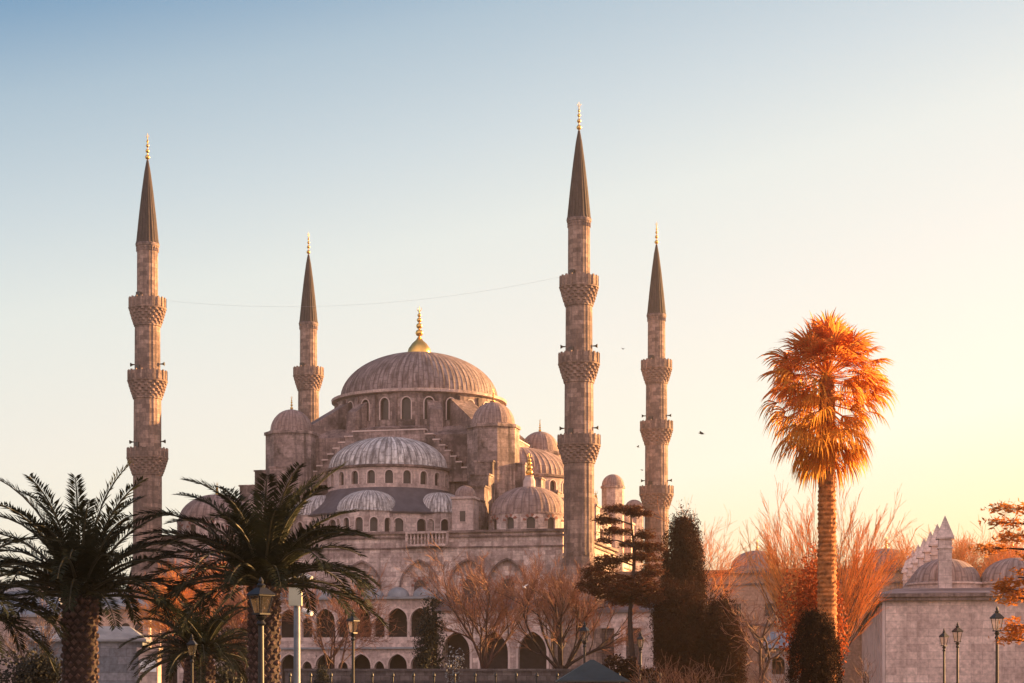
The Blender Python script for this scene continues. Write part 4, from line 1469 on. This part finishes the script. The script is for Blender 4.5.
for px, sd, lab in ((665, 114, 'low bare brown shrub left of the conifers'), (700, 115, 'low bare brown shrub under the rounded conifer'), (775, 116, 'low bare shrub left of the clipped cone')):
    bare_tree(lab, px, 84, zpx(650, 84), 1.4, sd, 'bark', 'twig', .05, .1, levels=3, nch=(5, 6), nstem=6, flare=1.2, name='bare_shrub', cat='shrub', group='bare shrubs', twr=.008)


# cedars made of layered pads -------------------------------------------------------
def cedar(label, px, Y, ztop, pads, mat, seed, size=.2, dens=900, trunk_r=.17, lean=0, group=None, name='cedar'):
    rng = np.random.default_rng(seed)
    x0 = at(px, 0, Y).x
    root = empty(name, (x0, Y, 0)); tag(root, label, 'tree', group)
    t = MB()
    tp = lambda z: Vector((lean * z / ztop + .12 * math.sin(z * .9), 0, z))
    zs = np.linspace(0, ztop, 12)
    t.tube([tp(z) for z in zs], [trunk_r * (1.25 - 1.05 * z / ztop) for z in zs], 8)
    arr = []
    for (qx, qy, w, h) in pads:
        c = at(qx, qy, Y) - Vector((x0, Y, 0))
        c.y = rng.uniform(-.5, .5)
        rx = w * Y / F / 2; rzz = h * Y / F / 2
        a = tp(min(ztop * .98, max(.5, c.z - abs(c.x - tp(c.z).x) * .15 - .1)))
        m_ = a.lerp(c, .55) + Vector((0, 0, .12))
        t.tube([a, m_, c], [.055, .04, .015], 5, cap=False)
        nn = max(60, int(dens * rx * (rzz + .15)))
        # tufts along sub-branches of the pad, drooping at the rim
        nt = max(8, nn // 26)
        tc_ = ell_points(rng, nt, (rx, rx * .85, rzz), .1)
        tc_[:, 2] -= .12 * (np.hypot(tc_[:, 0], tc_[:, 1]) / max(rx, .1)) ** 2 * rx
        for q in tc_[::3]:
            e = c + Vector(q)
            t.tube([c.lerp(m_, .3), e], [.014, .006], 3, cap=False)
        pts = np.repeat(tc_, 26, 0) + rng.normal(size=(nt * 26, 3)) * np.array([size * .8, size * .8, size * .35])
        pts += np.array(c)
        arr.append(leaf_quads(rng, pts, len(pts), size, 0.1, .5, .28))
    t.build('trunk', 'bark_dark', root, uv=False)
    cloud_mesh('crown', mat, np.concatenate(arr), root)
    return root


cedar('slender layered cedar with flat foliage tiers, between the tall minaret and the cypress', 632, 104, zpx(505, 104),
      [(622, 508, 44, 10), (606, 519, 26, 10), (640, 512, 30, 7), (616, 530, 34, 8), (645, 534, 30, 8), (650, 546, 34, 12), (634, 542, 28, 8), (640, 556, 44, 10),
       (600, 572, 40, 22), (592, 586, 34, 18), (614, 588, 46, 26), (640, 585, 44, 26), (650, 598, 34, 20), (608, 560, 30, 12), (626, 598, 40, 16), (652, 570, 22, 14), (604, 540, 14, 6)], 'cedar', 201, .17, 3400)
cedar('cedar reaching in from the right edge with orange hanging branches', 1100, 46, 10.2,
      [(1016, 508, 50, 14), (1006, 521, 40, 9), (1000, 546, 36, 12), (1018, 535, 40, 10), (1014, 578, 34, 18), (1018, 598, 26, 16), (1004, 590, 14, 10), (1016, 640, 26, 22), (1022, 625, 20, 12), (1040, 560, 50, 40), (1050, 520, 60, 30), (1100, 340, 50, 30), (1080, 375, 70, 26), (1125, 390, 80, 26), (1086, 420, 72, 26), (1135, 440, 110, 28), (1092, 465, 76, 26), (1140, 490, 120, 30), (1096, 510, 90, 34), (1150, 545, 130, 34), (1090, 570, 110, 34), (1140, 610, 120, 34), (1085, 630, 110, 30)], 'cedar_sunlit', 202, .16, 1300, .25, 0, None)


# ------------------------------------------------------------------ street lamps
def make_lamp():
    root = empty('street_lamp', (0, 0, 0))
    p = MB()
    p.lathe([(.20, 0), (.20, .25), (.13, .35), (.15, .5), (.09, .7), (.07, 1.0), (.085, 1.05), (.06, 1.15), (.05, 3.25), (.09, 3.3), (.05, 3.38), (.10, 3.46), (.05, 3.52)], 12)
    p.build('pole', 'iron', root, uv=False)
    l = MB()
    zb, zt = 3.56, 3.98
    b, t_ = .090, .150
    for sx, sy in ((-1, -1), (1, -1), (1, 1), (-1, 1)):
        l.tube([(sx * b, sy * b, zb), (sx * t_, sy * t_, zt)], .018, 4)
    l.box(-b - .03, b + .03, -b - .03, b + .03, zb - .04, zb); l.box(-t_ - .03, t_ + .03, -t_ - .03, t_ + .03, zt, zt + .03)
    ln = l.build('lantern', 'iron', root, uv=False)
    g_ = MB(); g_.prism([(-b, -b), (b, -b), (b, b), (-b, b)], zb + .01, zt - .01, [(-t_, -t_), (t_, -t_), (t_, t_), (-t_, t_)])
    g_.build('glass', M['lamp_glass'], ln, uv=False)
    c = MB()
    c.prism([(-.20, -.20), (.20, -.20), (.20, .20), (-.20, .20)], zt + .03, zt + .20, [(-.07, -.07), (.07, -.07), (.07, .07), (-.07, .07)])
    c.lathe([(.07, zt + .20), (.085, zt + .26), (.04, zt + .31), (.05, zt + .36), (.01, zt + .46)], 10)
    c.build('cap', 'iron', root, uv=False)
    return root


def glass_mat():
    m, n, l, p = nodes('frosted_lamp_glass')
    p.inputs['Base Color'].default_value = (.72, .66, .58, 1); p.inputs['Roughness'].default_value = .35
    t = n.new('ShaderNodeBsdfTransparent'); t.inputs[0].default_value = (.95, .9, .85, 1)
    tl = n.new('ShaderNodeBsdfTranslucent'); tl.inputs[0].default_value = (.75, .68, .6, 1)
    a = n.new('ShaderNodeMixShader'); a.inputs[0].default_value = .4
    l.new(p.outputs[0], a.inputs[1]); l.new(tl.outputs[0], a.inputs[2])
    b = n.new('ShaderNodeMixShader'); b.inputs[0].default_value = .96
    l.new(a.outputs[0], b.inputs[1]); l.new(t.outputs[0], b.inputs[2])
    l.new(b.outputs[0], n['Material Output'].inputs[0])
    return m


M['lamp_glass'] = glass_mat()
lamp = make_lamp()
LT = 4.44
for i, (px, py, lab) in enumerate(((997, 606, 'tallest black lamp post of the three on the right, nearest the right edge'), (957.5, 622, 'middle black lamp post of the three before the masonry wall'),
                                   (944, 628, 'leftmost and shortest black lamp post of the three before the masonry wall'), (261, 577, 'big black lamp post standing in front of the second tall palm trunk'),
                                   (353, 609, 'black lamp post before the gallery arches, right of the grey camera pole'), (584.5, 621, 'black lamp post rising above the kiosk roof'),
                                   (640.5, 631, 'black lamp post among the shrubs under the layered cedar'), (192, 634, 'dim black lamp post in front of the short young palm'))):
    o = lamp if i == 0 else copy_tree(lamp)
    Y = (LT - EYE) * F / (HZ - py)
    s_ = 1.0
    if i in (3, 7):
        Y = 40.0 if i == 3 else 52.0
        s_ = zpx(py, Y) / LT
    o.location = ((px - 512) * Y / F, Y, 0)
    o.scale = (s_ * (1.35 if i == 3 else 1.0), s_ * (1.35 if i == 3 else 1.0), s_)
    o.rotation_euler = (0, 0, .3 + .17 * i)
    tag(o, lab, 'street lamp', 'black park lamp posts')

# ------------------------------------------------------------------ camera pole
Y = 60
cpz = lambda py: zpx(py, Y)
cp_ = empty('camera_pole', (at(297, 0, Y).x, Y, 0))
tag(cp_, 'grey metal pole with cream cabinet and white security cameras on top', 'camera pole')
p = MB(); p.lathe([(.12, 0), (.105, cpz(607)), (.08, cpz(606)), (.08, cpz(576))], 14); p.build('pole', 'pole', cp_, uv=False)
p = MB(); p.box(-.23, .19, -.36, -.1, cpz(606), cpz(588)); p.box(-.25, .21, -.38, -.08, cpz(588), cpz(587)); p.build('cabinet', 'cream', cp_, uv=False)
p = MB(); p.tube([(-.35, -.05, cpz(580)), (.5, -.05, cpz(580))], .03, 6); p.build('bracket', 'pole', cp_, uv=False)
for dx, dz, a in ((.35, 577, .5), (-.22, 577, -2.4), (.1, 574, 1.2), (.36, 612, .4)):
    c = MB()
    z = cpz(dz)
    d = Vector((math.cos(a), -.5, -.35)).normalized()
    b = Vector((dx, -.2, z))
    c.tube([b - d * .18, b + d * .2], [.085, .085], 8)
    c.tube([b, Vector((dx * .6, -.06, z - .1))], .025, 5)
    c.build('security_camera', 'white', cp_, uv=False)


# ------------------------------------------------------------------ birds
def bird(label, px, py, Y, s, mat, roll, rz, flap):
    root = empty('bird', at(px, py, Y), rz); tag(root, label, 'bird')
    b = MB()
    b.lathe([(.01, -.5), (.10, -.38), (.17, -.05), (.14, .2), (.075, .33), (.09, .42), (.06, .5), (.012, .58)], 10)
    v = [(x * s, z * s, y * s) for x, y, z in b.v]; b.v = v
    b.add([(-.06 * s, -.42 * s, 0), (.06 * s, -.42 * s, 0), (.14 * s, -.8 * s, 0), (-.14 * s, -.8 * s, 0), (0, -.45 * s, .03 * s)], [(0, 1, 2, 3), (4, 1, 2), (4, 0, 3)])
    b.build('body', mat, root, uv=False, smooth=True)
    for sg_ in (-1, 1):
        w = MB()
        a = flap
        P = lambda t, y, dz=0: (sg_ * t * math.cos(a) * s, y * s, (t * math.sin(a) + dz) * s)
        w.add([P(.08, .22), P(.5, .30, .05), P(1.0, .05, -.02), P(.62, -.16), P(.08, -.18), P(.3, .1, .05)], [(0, 1, 5), (1, 2, 5), (2, 3, 5), (3, 4, 5), (4, 0, 5)])
        w.build('wing', mat, root, uv=False)
    root.rotation_euler = (roll, 0, rz)
    return root


bird('largest dark bird flying between the rear minaret and the fan palm', 701.5, 433.5, 90, .28, 'bird', .2, 1.2, .35)
bird('tiny dark bird flying level with the balconies, between the right minarets', 623, 349, 150, .22, 'bird', .1, .6, .5)
bird('tiny dark bird left of the rear minaret middle balcony', 638, 447, 150, .22, 'bird', .2, 1.9, .7)
bird('tiny dark bird low beside the rear minaret shaft', 642, 470, 150, .24, 'bird', .2, 1.0, .2)
bird('pale bird flying in front of the bare trees', 524, 587, 95, .30, 'bird_w', .3, .5, .6)

# ------------------------------------------------------------------ air
hz = MB(); hz.box(-760, 760, -260, 1060, -1.4, 68)
hm = bpy.data.materials.new('warm_morning_air'); hm.use_nodes = True
hn = hm.node_tree.nodes; hn.clear()
ho = hn.new('ShaderNodeOutputMaterial'); hv = hn.new('ShaderNodeVolumePrincipled')
hv.inputs['Color'].default_value = (1.0, .80, .62, 1)
hv.inputs['Density'].default_value = .0003
hv.inputs['Anisotropy'].default_value = .8
hm.node_tree.links.new(hv.outputs[0], ho.inputs['Volume'])
tag(hz.build('haze', hm, uv=False), kind='stuff')
